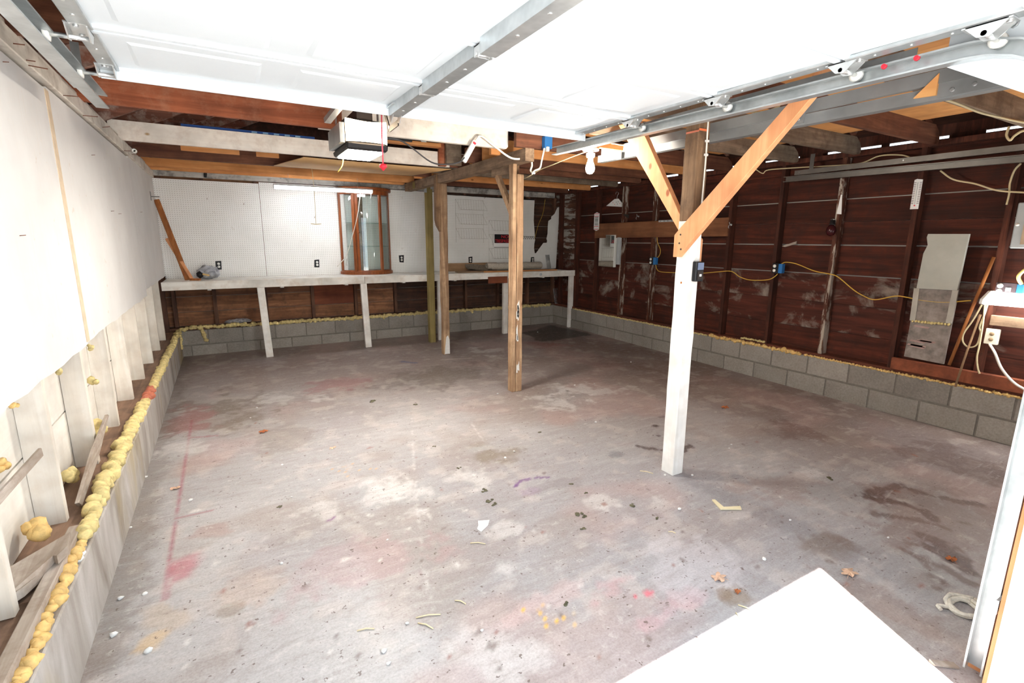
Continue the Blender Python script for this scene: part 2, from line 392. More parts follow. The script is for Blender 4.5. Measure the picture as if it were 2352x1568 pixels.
M['red'] = plain('red_plastic', (222, 46, 62), 0.45)
M['pink_cord'] = plain('red_pull_cord', (226, 84, 100), 0.7)
M['cable_w'] = plain('white_cable', (240, 236, 224), 0.55)
M['cable_c'] = plain('cream_cable', (216, 200, 160), 0.6)
M['cable_y'] = plain('yellow_cable', (214, 172, 74), 0.6)
M['cable_g'] = plain('dark_grey_cord', (66, 64, 66), 0.6)
M['rust'] = plain('rusty_nail', (128, 82, 62), 0.8, 0.3)
M['wire'] = plain('thin_grey_wire', (176, 168, 158), 0.5, 0.5)
M['carpet'] = plain('beige_carpet', (216, 206, 190), 0.95, var=0.18, nscale=60, bump=0.5, spec=0.05)
M['carpet_in'] = plain('grey_carpet_backing', (164, 150, 134), 0.95, var=0.3, nscale=50, spec=0.05)
M['cardboard'] = plain('tan_cardboard', (206, 166, 116), 0.85, var=0.08, nscale=5)
M['paper'] = plain('white_paper', (240, 240, 238), 0.8)
M['leaf'] = plain('tan_dry_leaf', (224, 186, 158), 0.8, var=0.2, nscale=30)
M['leaf_o'] = plain('orange_brown_leaf', (186, 110, 66), 0.8, var=0.25, nscale=30)
M['stone'] = plain('white_pebble', (236, 234, 230), 0.8, var=0.08, nscale=40)
M['moss'] = plain('dark_moss_clump', (126, 120, 98), 0.95, var=0.4, nscale=40, spec=0.05)
M['straw'] = plain('pale_straw', (222, 208, 172), 0.8)
M['rope'] = plain('cream_rope', (238, 232, 218), 0.9, var=0.15, nscale=60)
M['plasticbag'] = plain('crumpled_grey_bag', (196, 198, 204), 0.35, var=0.35, nscale=14)
M['mirror'] = plain('mirror_glass', (232, 232, 228), 0.03, 1.0)
M['glass'] = glassy('cabinet_glass', (246, 250, 249), 0.6)
M['shelfglass'] = glassy('glass_shelf', (222, 240, 234), 0.8)
M['bluebox'] = plain('blue_printed_box', (44, 84, 156), 0.6)
M['ltblue'] = plain('pale_blue_print', (150, 196, 226), 0.6)
M['tube'] = emit('lit_fluorescent_tube', (246, 250, 255), TUBE_E)
M['bulb'] = emit('lit_frosted_bulb', (255, 246, 230), BULB_E)
M['lens'] = emit('lit_opener_lens', (255, 226, 190), LENS_E)
M['lens2'] = emit('lit_lower_lens', (255, 250, 240), LOWER_E)
M['rtube'] = emit('lit_prismatic_diffuser', (255, 253, 248), RTUBE_E)
M['fixture'] = plain('white_fixture_enamel', (226, 226, 224), 0.4)

# ------------------------------------------------------------------ setting
XL, XR, YB, YF = -0.565, 5.22, 7.52, 0.40      # inner faces of the footing and the door wall
SH = 0.34                                       # footing height
PX = -0.66                                      # face of the left wall panels
# ---- floor slab with its stains painted per vertex (browner and darker towards back and right, dark band along left footing)
def vnoise(X, Y, cell, seed):
    r = np.random.default_rng(seed); g = r.random((220, 220)); x = (X+3)/cell; y = (Y+3)/cell
    i = np.floor(x).astype(int); j = np.floor(y).astype(int); fx = x-i; fy = y-j
    fx = fx*fx*(3-2*fx); fy = fy*fy*(3-2*fy); w = lambda a, b: g[a % 220, b % 220]
    return (w(i, j)*(1-fx)+w(i+1, j)*fx)*(1-fy)+(w(i, j+1)*(1-fx)+w(i+1, j+1)*fx)*fy
def fbm(X, Y, cell, seed, o=4):
    s = 0; a = 0.5
    for k in range(o): s = s+a*vnoise(X, Y, cell/2**k, seed+k); a *= 0.5
    return s/(1-0.5**o)
def make_floor():
    x0, x1, y0, y1, st = -0.7, 5.4, 0.36, 7.7, 0.017
    nx, ny = int((x1-x0)/st), int((y1-y0)/st)
    xs = np.linspace(x0, x1, nx); ys = np.linspace(y0, y1, ny); X, Y = np.meshgrid(xs, ys)
    Z = -0.06*np.clip((X-2.7)/2.5, 0, 1)*np.clip((6.5-Y)/5, 0, 1)
    n1 = fbm(X, Y, 1.1, 1); n2 = fbm(X, Y, 0.45, 21); n3 = fbm(X, Y, 0.12, 41)
    def mixc(C, col, a): a = a[..., None]; return C*(1-a)+np.array(lin(col))*a
    C = np.ones(X.shape+(3,))*np.array(lin((166, 163, 164)))
    sm = lambda v, a, b: np.clip((v-a)/(b-a), 0, 1)**2*(3-2*np.clip((v-a)/(b-a), 0, 1))
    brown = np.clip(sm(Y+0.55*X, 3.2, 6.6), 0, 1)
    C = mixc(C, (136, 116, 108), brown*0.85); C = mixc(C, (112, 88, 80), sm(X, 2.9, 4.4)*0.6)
    C = mixc(C, (190, 187, 187), sm(n1, 0.5, 0.68)*0.55*(1-0.7*brown)); C = mixc(C, (152, 136, 128), sm(n2, 0.52, 0.7)*0.45)
    C = mixc(C, (156, 148, 152), sm(1-n1, 0.52, 0.7)*0.35); C = mixc(C, (200, 190, 184), sm(n3, 0.56, 0.72)*0.35)
    C = mixc(C, (184, 152, 146), sm(fbm(X, Y, 0.7, 77), 0.54, 0.7)*0.35)
    D = (fbm(X, Y, 0.16, 91)-0.5); D2 = (fbm(X, Y, 0.05, 95)-0.5)
    def ell(px, py, rx, ry, col, a=0.8, rot=0, soft=0.35, rag=0.8):
        nonlocal C
        p = at(px, py, 'Z', 0); c, s = math.cos(math.radians(rot)), math.sin(math.radians(rot))
        dx, dy = X-p.x, Y-p.y; u = (dx*c+dy*s)/rx; v = (-dx*s+dy*c)/ry
        d = np.sqrt(u*u+v*v)+rag*(D*2.2+D2*1.2); C = mixc(C, col, a*(1-sm(d, 1-soft, 1+soft*0.4)))
    def line(pts, w, col, a=0.8, rag=0.6, gap=0.0):
        nonlocal C
        P = [at(x, y, 'Z', 0) for x, y in pts]; d = np.full(X.shape, 9.0)
        for p, q in zip(P[:-1], P[1:]):
            ex, ey = q.x-p.x, q.y-p.y; L = ex*ex+ey*ey+1e-9
            t = np.clip(((X-p.x)*ex+(Y-p.y)*ey)/L, 0, 1); d = np.minimum(d, np.hypot(X-p.x-t*ex, Y-p.y-t*ey))
        m = 1-sm(d/w+rag*D2*2, 0.6, 1.1)
        if gap: m = m*sm(n3, gap-0.05, gap+0.05)
        C = mixc(C, col, a*m)
    def poly(pts, col, a, soft=0.06):
        nonlocal C
        P = [at(x, y, 'Z', 0) for x, y in pts]; A = 0.5*sum(p.x*q.y-q.x*p.y for p, q in zip(P, P[1:]+P[:1]))
        d = np.full(X.shape, -9.0)
        for p, q in zip(P, P[1:]+P[:1]):
            ex, ey = q.x-p.x, q.y-p.y; L = math.hypot(ex, ey); sg = 1 if A > 0 else -1
            d = np.maximum(d, sg*((X-p.x)*ey-(Y-p.y)*ex)/L)
        C = mixc(C, col, a*(1-sm(d+D*0.15, -soft, 0.01)))
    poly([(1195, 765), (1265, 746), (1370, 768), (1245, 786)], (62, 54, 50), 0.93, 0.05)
    poly([(1190, 782), (1245, 784), (1335, 792), (1230, 800)], (150, 92, 86), 0.4)
    ell(500, 945, 0.45, 0.42, (118, 106, 92), 0.7, 20, 0.5, 1.5); ell(445, 960, 0.2, 0.35, (162, 112, 112), 0.6)
    ell(1020, 862, 0.7, 0.4, (96, 86, 78), 0.55, 10); ell(640, 1000, 0.18, 0.3, (132, 120, 114), 0.5)
    line([(440, 965), (412, 1160), (392, 1285)], 0.009, (156, 76, 88), 0.65); line([(438, 1005), (500, 1000)], 0.012, (160, 84, 92), 0.6)
    line([(405, 1190), (490, 1172)], 0.01, (156, 84, 92), 0.6); poly([(386, 1290), (455, 1268), (442, 1325), (378, 1352)], (178, 88, 104), 0.6, 0.05)
    line([(392, 1285), (378, 1375)], 0.014, (170, 92, 104), 0.4)
    line([(425, 790), (350, 1010), (275, 1230), (190, 1520)], 0.16, (104, 92, 84), 0.45); ell(860, 1290, 0.35, 0.22, (176, 138, 140), 0.4)
    ell(770, 882, 0.35, 0.22, (156, 100, 100), 0.5, 10)
    for x, y, rx, ry in ((400, 1030, .12, .12), (635, 915, .1, .16), (735, 918, .06, .1), (1120, 806, .16, .2), (1500, 1165, .1, .05), (1185, 1215, .14, .05), (1275, 1305, .1, .05),
                         (860, 1150, .2, .16), (960, 1130, .14, .1), (1380, 1150, .07, .04), (1180, 1522, .1, .08), (1290, 928, .2, .16), (1600, 1150, .08, .05), (1700, 1070, .06, .05), (1050, 1100, .12, .1), (1350, 890, .2, .2), (1850, 1085, .08, .05)):
        ell(x, y, rx*1.15, ry, (208, 205, 203), 0.6, random.uniform(-30, 30), 0.9, 2.2)
    for pts in ([(945, 960), (952, 1080), (962, 1200), (975, 1310), (1000, 1420)], [(700, 1440), (722, 1505), (760, 1562)], [(1068, 950), (1110, 1012)], [(1020, 1210), (935, 1150)], [(600, 1235), (620, 1270)], [(1225, 1220), (1255, 1230)]):
        line(pts, 0.006, (214, 212, 210), 0.45, 1.2, 0.45)
    line([(925, 830), (955, 833)], 0.035, (92, 100, 136), 0.8); line([(1015, 826), (1080, 822)], 0.03, (196, 182, 176), 0.7)
    line([(1182, 1118), (1196, 1104), (1225, 1097), (1258, 1096)], 0.012, (112, 74, 128), 0.9); ell(1188, 1112, .02, .02, (112, 70, 130), 0.9); ell(1215, 1130, .1, .05, (150, 128, 150), 0.5)
    line([(755, 1195), (768, 1188)], 0.01, (130, 72, 130), 0.9)
    ell(1140, 1040, .13, .08, (122, 110, 92), 0.6, 0, 0.7, 2.0); ell(1100, 1020, .1, .06, (140, 126, 108), 0.5); ell(1280, 1115, .14, .07, (140, 132, 134), 0.6); ell(1415, 1043, .05, .035, (128, 128, 130), 0.8)
    ell(1420, 1335, .13, .06, (206, 150, 152), 0.35, 10, 0.8, 1.8); ell(1490, 1362, .028, .02, (222, 90, 110), 0.8); ell(1455, 1370, .01, .01, (222, 80, 100), 0.9); ell(1560, 1390, .2, .07, (206, 160, 166), 0.35); ell(1250, 1380, .2, .08, (214, 184, 182), 0.35)
    for k in range(34):
        ell(1275+random.gauss(0, 32), 1415+random.gauss(0, 16), random.uniform(.004, .008), random.uniform(.004, .008), (240, 186, 70), 0.95, 0, 0.4, 0.2)
    for k in range(20): ell(790+random.gauss(0, 30), 1078+random.gauss(0, 8), .007, .007, (214, 164, 96), 0.7, 0, 0.4, 0.2)
    ell(370, 1420, .07, .1, (196, 168, 132), 0.3, 30); ell(345, 1470, .05, .06, (216, 182, 128), 0.5); ell(530, 1400, .05, .04, (150, 138, 128), 0.7)
    ell(590, 1340, .14, .12, (196, 164, 140), 0.3); ell(480, 1220, .12, .1, (160, 122, 110), 0.4); ell(670, 1270, .3, .22, (156, 148, 150), 0.35); ell(1600, 1300, .3, .2, (206, 202, 206), 0.4)
    DK = (66, 46, 44)
    line([(1468, 1025), (1520, 1034), (1562, 1040), (1585, 1022)], 0.03, DK, 0.8, 1.2); ell(1505, 976, .05, .035, DK, 0.9); ell(1512, 1000, .02, .015, DK, 0.8); ell(1520, 955, .04, .02, DK, 0.5)
    line([(1985, 1135), (2030, 1118), (2075, 1108), (2130, 1130), (2200, 1140), (2248, 1148)], 0.035, (88, 66, 62), 0.85, 1.4)
    line([(2020, 1143), (2075, 1148), (2120, 1170), (2150, 1190)], 0.035, (84, 62, 58), 0.85, 1.4); line([(2015, 1178), (2090, 1186), (2165, 1203)], 0.025, (92, 72, 66), 0.7, 1.4)
    ell(2180, 1270, .15, .09, (82, 62, 60), 0.85, 60, 0.3, 1.2); ell(2120, 1290, .12, .06, (104, 84, 78), 0.75, 30, 0.3, 1.2); line([(2170, 1300), (2230, 1340)], 0.03, (92, 70, 64), 0.7)
    ell(1885, 1250, .11, .08, (124, 106, 94), 0.55, 20, 0.8, 2.2); ell(2180, 1040, .3, .5, (84, 62, 58), 0.5, 0); ell(1690, 1375, .06, .035, (132, 116, 98), 0.65, 0, 0.6, 2.0); ell(1660, 1362, .04, .03, (138, 120, 104), 0.7)
    ell(1830, 985, .2, .25, (96, 70, 64), 0.5); ell(1430, 830, .3, .35, (110, 84, 78), 0.4); ell(2150, 1180, .5, .35, (126, 98, 90), 0.45); ell(1790, 1120, .3, .2, (150, 126, 118), 0.4); ell(2050, 1400, .1, .3, (128, 98, 86), 0.4)
    for k in range(140):
        px_, py_ = random.uniform(420, 2250), random.uniform(860, 1540); r = random.uniform(.006, .016)
        ell(px_, py_, r*random.uniform(1, 2), r, random.choice([(112, 96, 88), (100, 84, 74), (146, 90, 70), (222, 220, 216)]), 0.7, random.uniform(0, 180), 0.5, 0.5)
    C = np.clip(C, 0, 1)
    V = np.stack([X, Y, Z], -1).reshape(-1, 3); idx = np.arange(nx*ny).reshape(ny, nx)
    Fq = np.stack([idx[:-1, :-1], idx[:-1, 1:], idx[1:, 1:], idx[1:, :-1]], -1).reshape(-1, 4)
    me = bpy.data.meshes.new('floor'); me.vertices.add(len(V)); me.vertices.foreach_set('co', V.ravel())
    me.loops.add(Fq.size); me.loops.foreach_set('vertex_index', Fq.ravel()); me.polygons.add(len(Fq))
    me.polygons.foreach_set('loop_start', np.arange(0, Fq.size, 4)); me.polygons.foreach_set('loop_total', np.full(len(Fq), 4)); me.update(calc_edges=True); me.validate()
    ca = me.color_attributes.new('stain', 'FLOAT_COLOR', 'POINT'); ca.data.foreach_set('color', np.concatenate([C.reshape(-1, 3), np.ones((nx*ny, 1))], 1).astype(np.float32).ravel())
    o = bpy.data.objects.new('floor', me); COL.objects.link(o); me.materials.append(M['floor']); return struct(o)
make_floor()
def floor_z(x, y): return -0.06*min(max((x-2.7)/2.5, 0), 1)*min(max((6.5-y)/5, 0), 1)
g = MB().box((-12, -14, -0.12), (14, 0.36, -0.015)).build('ground', M['drive']); struct(g)

# ---- left wall
wl = MB().box((-0.86, 0.40, 0.0), (-0.80, 7.75, 2.42)).build('wall_left', M['siding']); struct(wl)
MB().box((-0.80, 0.40, -0.1), (XL, 7.75, SH-0.035)).build('footing', M['curb'], wl, 0.006)
MB().box((-0.80, 2.0, SH-0.035), (-0.60, 7.6, SH)).build('sill_plate', M['sill'], wl)
MB().box((-0.80, 0.44, SH-0.035), (-0.64, 2.0, SH-0.005)).build('sill_plate', M['sill'], wl)
MB().box((-0.635, 0.44, SH-0.03), (-0.592, 2.42, SH+0.035)).build('edge_board', M['grey_wood'], wl, 0.004)
zs = [SH, 0.645, 0.93, 1.22]
for a, b in zip(zs[:-1], zs[1:]):
    MB().box((-0.80, 0.42, a+0.004), (-0.762, 7.6, b-0.004)).build('sheathing_board', M['board_white'], wl)
ys = [0.73, 1.34, 1.95, 2.56, 3.19, 3.80, 4.41, 5.03, 5.66, 6.29, 6.90, 7.45]
for i, y in enumerate(ys):
    w = 0.038 if i != 4 else 0.044
    MB().beam((-0.714, y, SH), (-0.714, y, 2.2), w, 0.092, upv=(1, 0, 0), segs=5, jit=0.0015).build('stud', M['stud_white'] if y < 7 else M['stud_back'], wl)
def ragged(y0, y1, z0, z1, amp):
    n = 18; low = [(y0+(y1-y0)*k/n, z0+random.uniform(-amp, amp)) for k in range(n+1)]
    return low+[(y1, z1), (y0, z1)]
for y0, y1, z0, z1 in ((0.44, 3.295, 0.955, 2.188), (3.305, 5.735, 0.97, 2.2), (5.745, 7.599, 1.03, 2.215)):
    MB().prism(ragged(y0, y1, z0, z1, 0.006), 'X', PX-0.007, PX+0.006).build('drywall_panel', M['drywall'], wl)
MB().box((PX+0.006, 3.27, 0.97), (PX+0.009, 3.33, 2.185)).build('joint_tape', M['tape'], wl)
MB().box((-0.76, 0.44, 2.215), (-0.635, 7.58, 2.30)).build('top_plate', M['plate_white'], wl, 0.004)
MB().box((-0.76, 0.44, 2.30), (-0.66, 7.58, 2.345)).build('top_plate', M['plate_white'], wl, 0.004)
for px_, py_ in ((65, 150), (30, 100), (145, 219), (190, 265), (235, 292), (285, 346), (302, 354), (60, 138)):
    p = at(px_, py_, 'X', -0.635); L = random.uniform(0.03, 0.07)
    MB().tube([p, p+Vector((L, random.uniform(-.01, .01), random.uniform(-.01, .01)))], 0.0022, 5).build('nail', M['rust'], wl)
for px_, py_ in ((45, 541), (210, 356), (255, 485), (272, 491), (322, 487), (6, 142)):
    p = at(px_, py_, 'X', PX+0.006); MB().tube([p, p+Vector((0.018, 0.0, 0.002))], 0.0015, 5).build('nail', M['rust'], wl)

# ---- back wall
wb = MB().box((-0.86, 7.72, 0.0), (5.60, 7.78, 2.42)).build('wall_back', M['siding']); struct(wb)
MB().box((-0.80, YB+0.006, -0.1), (5.4, 7.70, SH-0.012)).build('mortar_bed', M['mortar'], wb)
bl_x = MB().frust((-0.196, 0, 0), (0.196, 0.02, 0.188), 'Y', -0.004).mesh('block_x'); bl_x.materials.append(M['block'])
bl_y = MB().frust((0, -0.196, 0), (0.02, 0.196, 0.188), 'X', -0.004).mesh('block_y'); bl_y.materials.append(M['block'])
for row in range(2):
    z = SH-0.195-row*0.2; off = 0.1 if row else 0.3
    for k in range(16):
        x = XL-0.2+off+k*0.4
        if x-0.196 > 5.22: continue
        inst('concrete_block', bl_x, (x, YB, z), wb)
MB().box((-0.80, YB+0.02, SH-0.012), (5.4, 7.70, SH+0.028)).build('sill_plate', M['stud_back'], wb)
zs = [SH+0.03, 0.552, 0.752, 0.952, 1.15, 1.35, 1.55, 1.75, 1.95, 2.15, 2.40]
for a, b in zip(zs[:-1], zs[1:]):
    for x0, x1 in ((-0.80, 2.28), (2.285, 5.5)):
        MB().box((x0, 7.695, a+0.003), (x1, 7.72, b-0.003)).build('plank', M['plank_x' if x0 < 0 else 'plank_x2'], wb)
for x in (-0.60, -0.15, 0.46, 1.07, 1.68, 2.29, 2.90, 3.50, 4.12, 4.73, 5.28):
    MB().beam((x, 7.655, SH+0.03), (x, 7.655, 2.25), 0.042, 0.075, upv=(0, 1, 0), segs=3, jit=0.001).build('stud', M['stud_back'], wb)
MB().box((1.10, 7.68, 0.56), (1.655, 7.694, 0.97)).build('plywood_patch', M['ply_red'], wb)
peg_tops = ((-0.654, 0.495, 2.215), (0.5, 1.72, 2.235), (1.725, 3.10, 2.235))
for x0, x1, zt in peg_tops:
    MB().box((x0, 7.600, 1.0), (x1, 7.606, zt)).build('pegboard_panel', M['pegboard'], wb, centre=False)
def z7(zx, zy): p = at(1020+zx/7.84, 430+zy/7.84, 'Y', 7.6); return (p.x, p.z)
hole = [(1632, 215), (1622, 380), (1615, 600), (1632, 830), (1640, 940), (1625, 1020), (1620, 1100), (1635, 1190), (1655, 1185), (1690, 1140), (1790, 1000), (1850, 998), (1858, 960), (1846, 930), (1866, 830), (1870, 700), (1880, 605), (1930, 570), (1930, 530), (1990, 480), (2040, 370), (2080, 352)]
hp = [z7(*p) for p in hole]; xr = hp[-1][0]
MB().prism([(3.108, 1.0), (xr-0.05, 1.0), (xr, hp[-1][1]+0.0)]+hp[::-1][1:]+[(hp[0][0], 2.19), (3.108, 2.205)], 'Y', 7.600, 7.606).build('pegboard_panel', M['pegboard'], wb, centre=False)
MB().box((-0.64, 7.585, 2.245), (5.25, 7.62, 2.335)).build('top_plate', M['plate_grimy'], wb, 0.004)
for px_, py_ in ((476, 458), (722, 500), (560, 470), (1112, 455), (1230, 475)):
    p = at(px_, py_, 'Y', 7.6); MB().tube([p, p+Vector((0, -0.03, 0.0)), p+Vector((0.002, -0.035, 0.02))], 0.0025, 5).build('peg_hook', M['rust'], wb)

# ---- right wall
wr = MB().box((5.46, 0.40, 0.0), (5.52, 7.75, 2.36)).build('wall_right', M['siding']); struct(wr)
MB().box((XR+0.006, 0.40, -0.2), (5.46, 7.75, SH-0.012)).build('mortar_bed', M['mortar'], wr)
for row in range(3):
    z = SH-0.195-row*0.2; off = 0.2 if row % 2 else 0.0
    for k in range(18):
        inst('concrete_block', bl_y, (XR, 0.62+off+k*0.4, z), wr)
MB().box((XR+0.02, 0.42, SH-0.012), (5.43, 7.6, SH+0.03)).build('sill_plate', M['sill_r'], wr)
zs = [SH+0.03, 0.605, 0.89, 1.18, 1.475, 1.70, 1.92, 2.20, 2.345]
for i, (a, b) in enumerate(zip(zs[:-1], zs[1:])):
    gp = 0.006 if b in (1.18, 1.475, 1.92) else 0.0015
    for y0, y1 in (((0.42, 3.95), (3.955, 7.69)) if i % 2 else ((0.42, 2.74), (2.745, 7.69))):
        MB().box((5.365, y0, a+(0.006 if a in (1.18, 1.475, 1.92) else 0.0015)), (5.395, y1, b-gp)).build('plank', M['plank_smear' if i in (1, 2) else 'plank'], wr)
for a, b in zip(zs[3:-1], zs[4:]):
    MB().box((5.355, 7.0, a+0.004), (5.3645, 7.69, b-0.004)).build('painted_board', M['plank_washed'], wr)
MB().box((5.40, 0.42, 0.4), (5.41, 7.69, 2.34)).build('siding_back', M['siding'], wr)
RS = [7.45, 6.97, 6.43, 5.82, 5.19, 4.58, 3.96, 3.35, 2.745, 2.11, 1.50, 0.9]
for y in RS:
    mt = M['stud_pale'] if y in (2.745, 5.19, 5.82) else M['stud']
    MB().beam((5.315, y, SH+0.03), (5.315, y, 2.30), 0.04, 0.09, upv=(1, 0, 0), segs=4, jit=0.0015).build('stud', mt, wr)
MB().box((5.27, 0.42, 2.30), (5.40, 7.69, 2.345)).build('top_plate', M['stud'], wr)
MB().box((5.21, 0.95, SH+0.03), (5.262, 2.08, 0.475)).build('nailed_board', M['ply_red'], wr, 0.004)

# ---- front wall with the two door openings
wf = MB().box((2.03, 0.36, 0.0), (2.10, 0.40, 2.08)).build('wall_front', M['door_white']); struct(wf)
MB().box((2.10, 0.37, -0.05), (2.75, 0.40, 2.08)).build('wall_board', M['door_white'], wf)
MB().box((-0.9, 0.36, -0.02), (-0.30, 0.40, 2.08)).build('wall_board', M['door_white'], wf)
MB().box((-0.9, 0.36, 2.08), (5.6, 0.40, 2.42)).build('wall_board', M['door_white'], wf)
MB().prism([(-0.9, 2.42), (5.6, 2.42), (2.37, 3.98)], 'Y', 0.36, 0.40).build('gable_board', M['siding'], wf)
MB().prism([(-0.86, 2.42), (5.5, 2.42), (2.37, 3.94)], 'Y', 7.72, 7.76).build('gable_board', M['roofboard'], wb)
MB().box((2.20, 0.40, 0.0), (2.29, 0.49, 2.3)).build('jamb_stud', M['lumber'], wf)
MB().box((2.10, 0.40, 0.0), (2.20, 0.425, 2.3)).build('jamb_board', M['lumber'], wf)
d2 = MB().box((2.75, 0.42, -0.08), (5.30, 0.46, 2.1)).build('door_2', M['door_white']); struct(d2)
for k in range(3): MB().box((2.75, 0.415, 0.5+k*0.53), (5.30, 0.465, 0.51+k*0.53)).build('joint_rib', M['steel'], d2)
MB().box((5.30, 0.36, -0.1), (5.6, 0.40, 2.08)).build('wall_board', M['door_white'], wf)

# ---- roof: decking boards, rafters, joists
ce = MB()
EX0, EZ, RX, RZ = -0.92, 2.36, 2.37, 3.95
ce.add([(EX0, 0.36, EZ+0.05), (RX, 0.36, RZ+0.05), (RX, 7.8, RZ+0.05), (EX0, 7.8, EZ+0.05), (EX0, 0.36, EZ+0.06), (RX, 0.36, RZ+0.06), (RX, 7.8, RZ+0.06), (EX0, 7.8, EZ+0.06)],
       [(0,1,2,3),(4,7,6,5),(0,4,5,1),(1,5,6,2),(2,6,7,3),(3,7,4,0)])
SR = (RZ-2.385)/(5.55-RX)
def rz(x): return RZ-(x-RX)*SR
ce.add([(5.42, 0.36, rz(5.42)+0.05), (RX, 0.36, RZ+0.05), (RX, 7.8, RZ+0.05), (5.42, 7.8, rz(5.42)+0.05), (5.42, 0.36, rz(5.42)+0.06), (RX, 0.36, RZ+0.06), (RX, 7.8, RZ+0.06), (5.42, 7.8, rz(5.42)+0.06)],
       [(3,2,1,0),(5,6,7,4),(1,5,4,0),(2,6,5,1),(3,7,6,2),(0,4,7,3)])
ce = ce.build('ceiling', M['roofboard']); struct(ce)
SL = (RZ-EZ)/(RX-EX0)
for k in range(20):
    xa = EX0+0.01+k*0.165; xb = min(xa+0.158, RX)
    if xa > RX: break
    MB().add([(xa, 0.4, EZ+(xa-EX0)*SL+0.025), (xb, 0.4, EZ+(xb-EX0)*SL+0.025), (xb, 7.7, EZ+(xb-EX0)*SL+0.025), (xa, 7.7, EZ+(xa-EX0)*SL+0.025),
              (xa, 0.4, EZ+(xa-EX0)*SL+0.045), (xb, 0.4, EZ+(xb-EX0)*SL+0.045), (xb, 7.7, EZ+(xb-EX0)*SL+0.045), (xa, 7.7, EZ+(xa-EX0)*SL+0.045)],
             [(0,1,2,3),(4,7,6,5),(0,4,5,1),(1,5,6,2),(2,6,7,3),(3,7,4,0)]).build('roof_board', M['roofboard'], ce)
k = 0; xa = RX
while xa < 5.36:
    w = 0.15; gp = 0.012 if xa < 4.6 else 0.022
    xb = min(xa+w, 5.40)
    MB().add([(xa, 0.4, rz(xa)+0.025), (xb, 0.4, rz(xb)+0.025), (xb, 7.7, rz(xb)+0.025), (xa, 7.7, rz(xa)+0.025), (xa, 0.4, rz(xa)+0.045), (xb, 0.4, rz(xb)+0.045), (xb, 7.7, rz(xb)+0.045), (xa, 7.7, rz(xa)+0.045)],
             [(3,2,1,0),(5,6,7,4),(1,5,4,0),(2,6,5,1),(3,7,6,2),(0,4,7,3)]).build('roof_board', M['roofboard'], ce); xa = xb+gp
for y in (0.75, 1.35, 1.96, 2.57, 3.18, 3.79, 4.40, 5.01, 5.62, 6.23, 6.84, 7.45):
    MB().beam((-0.80, y, EZ+0.12*SL-0.04), (RX-0.03, y, RZ-0.06), 0.04, 0.12).build('rafter', M['rafter'], ce)
for y in (0.75, 1.445, 2.065, 2.645, 3.225, 3.995, 4.465, 5.025, 5.465, 5.995, 6.645, 7.245):
    MB().beam((5.20, y, rz(5.20)-0.035), (RX+0.03, y, RZ-0.06), 0.04, 0.11).build('rafter', M['rafter'], ce)
MB().add([(4.88, 0.5, rz(4.88)+0.012), (4.97, 0.5, rz(4.97)+0.012), (4.97, 7.6, rz(4.97)+0.012), (4.88, 7.6, rz(4.88)+0.012), (4.88, 0.5, rz(4.88)+0.024), (4.97, 0.5, rz(4.97)+0.024), (4.97, 7.6, rz(4.97)+0.024), (4.88, 7.6, rz(4.88)+0.024)], [(3,2,1,0),(5,6,7,4),(1,5,4,0),(2,6,5,1),(3,7,6,2),(0,4,7,3)]).build('pale_strip', M['flake'], ce)  # pale strip painted in for daylight through the roof board gaps
JZ0, JZ1 = 2.30, 2.445
def joist(x0, x1, y, mat, z0=JZ0, z1=JZ1, name='joist', ends=True, w=0.042):
    pl = [(x0, z0), (x1-0.02, z0), (x1, z0+0.02)]
    if ends: pl += [(x1, z0+0.05), (x1-0.03, z0+0.1), (x1-0.1, z1)]
    else: pl += [(x1, z1)]
    pl += [(x0, z1)]
    MB().prism(pl, 'Y', y-w/2, y+w/2).build(name, mat, ce)
joist(-0.72, 0.86, 4.05, M['joist_red'], z1=2.46, ends=False)
joist(0.70, 2.30, 4.095, M['joist_white'], z1=2.46, ends=False)
joist(-0.72, 2.48, 5.43, M['joist_white'], z1=2.455, ends=False)
joist(-0.72, 2.45, 6.38, M['joist_brown'], ends=False)
joist(-0.72, 2.48, 7.15, M['lumber_x'], ends=False)
joist(-0.70, 2.40, 7.34, M['lumber_x'], z0=2.285, z1=2.36, ends=False)
joist(-0.72, 1.0, 2.9, M['joist_brown'], ends=False); joist(-0.72, 1.0, 1.6, M['joist_brown'], ends=False)
joist(2.52, 5.24, 1.40, M['joist_grey']); joist(2.52, 5.22, 2.02, M['joist_brown']); joist(2.52, 5.20, 2.60, M['joist_grey']); joist(2.52, 5.20, 3.18, M['joist_grey'])
joist(2.3, 5.2, 3.95, M['joist_brown']); joist(2.3, 5.2, 4.42, M['lumber_x'], ends=False); joist(2.3, 5.2, 4.98, M['joist_brown']); joist(2.3, 5.2, 5.42, M['joist_brown']); joist(2.3, 5.25, 5.95, M['joist_grey'])
joist(2.3, 5.25, 6.6, M['lumber_x'], ends=False); joist(2.4, 5.25, 7.2, M['joist_brown'])
for y0, y1 in ((1.0, 2.01), (2.03, 2.62), (2.64, 3.86)):
    MB().box((2.55, y0, JZ1), (4.86, y1, JZ1+0.014)).build('plywood_sheet', M['plywood'], ce)
MB().box((5.40, 0.4, 2.394), (5.43, 7.7, rz(5.42)+0.05)).build('fascia_board', M['stud'], ce)
yy = 0.45
while yy < 7.6:
    a = yy+random.uniform(.04, .3); b = a+random.uniform(.15, .5)
    MB().box((5.385, yy, 2.34), (5.398, a, 2.40)).build('eave_block', M['stud'], ce)
    MB().box((5.385, a, 2.34), (5.398, b, 2.345+random.uniform(.018, .034))).build('eave_block', M['stud'], ce); yy = b

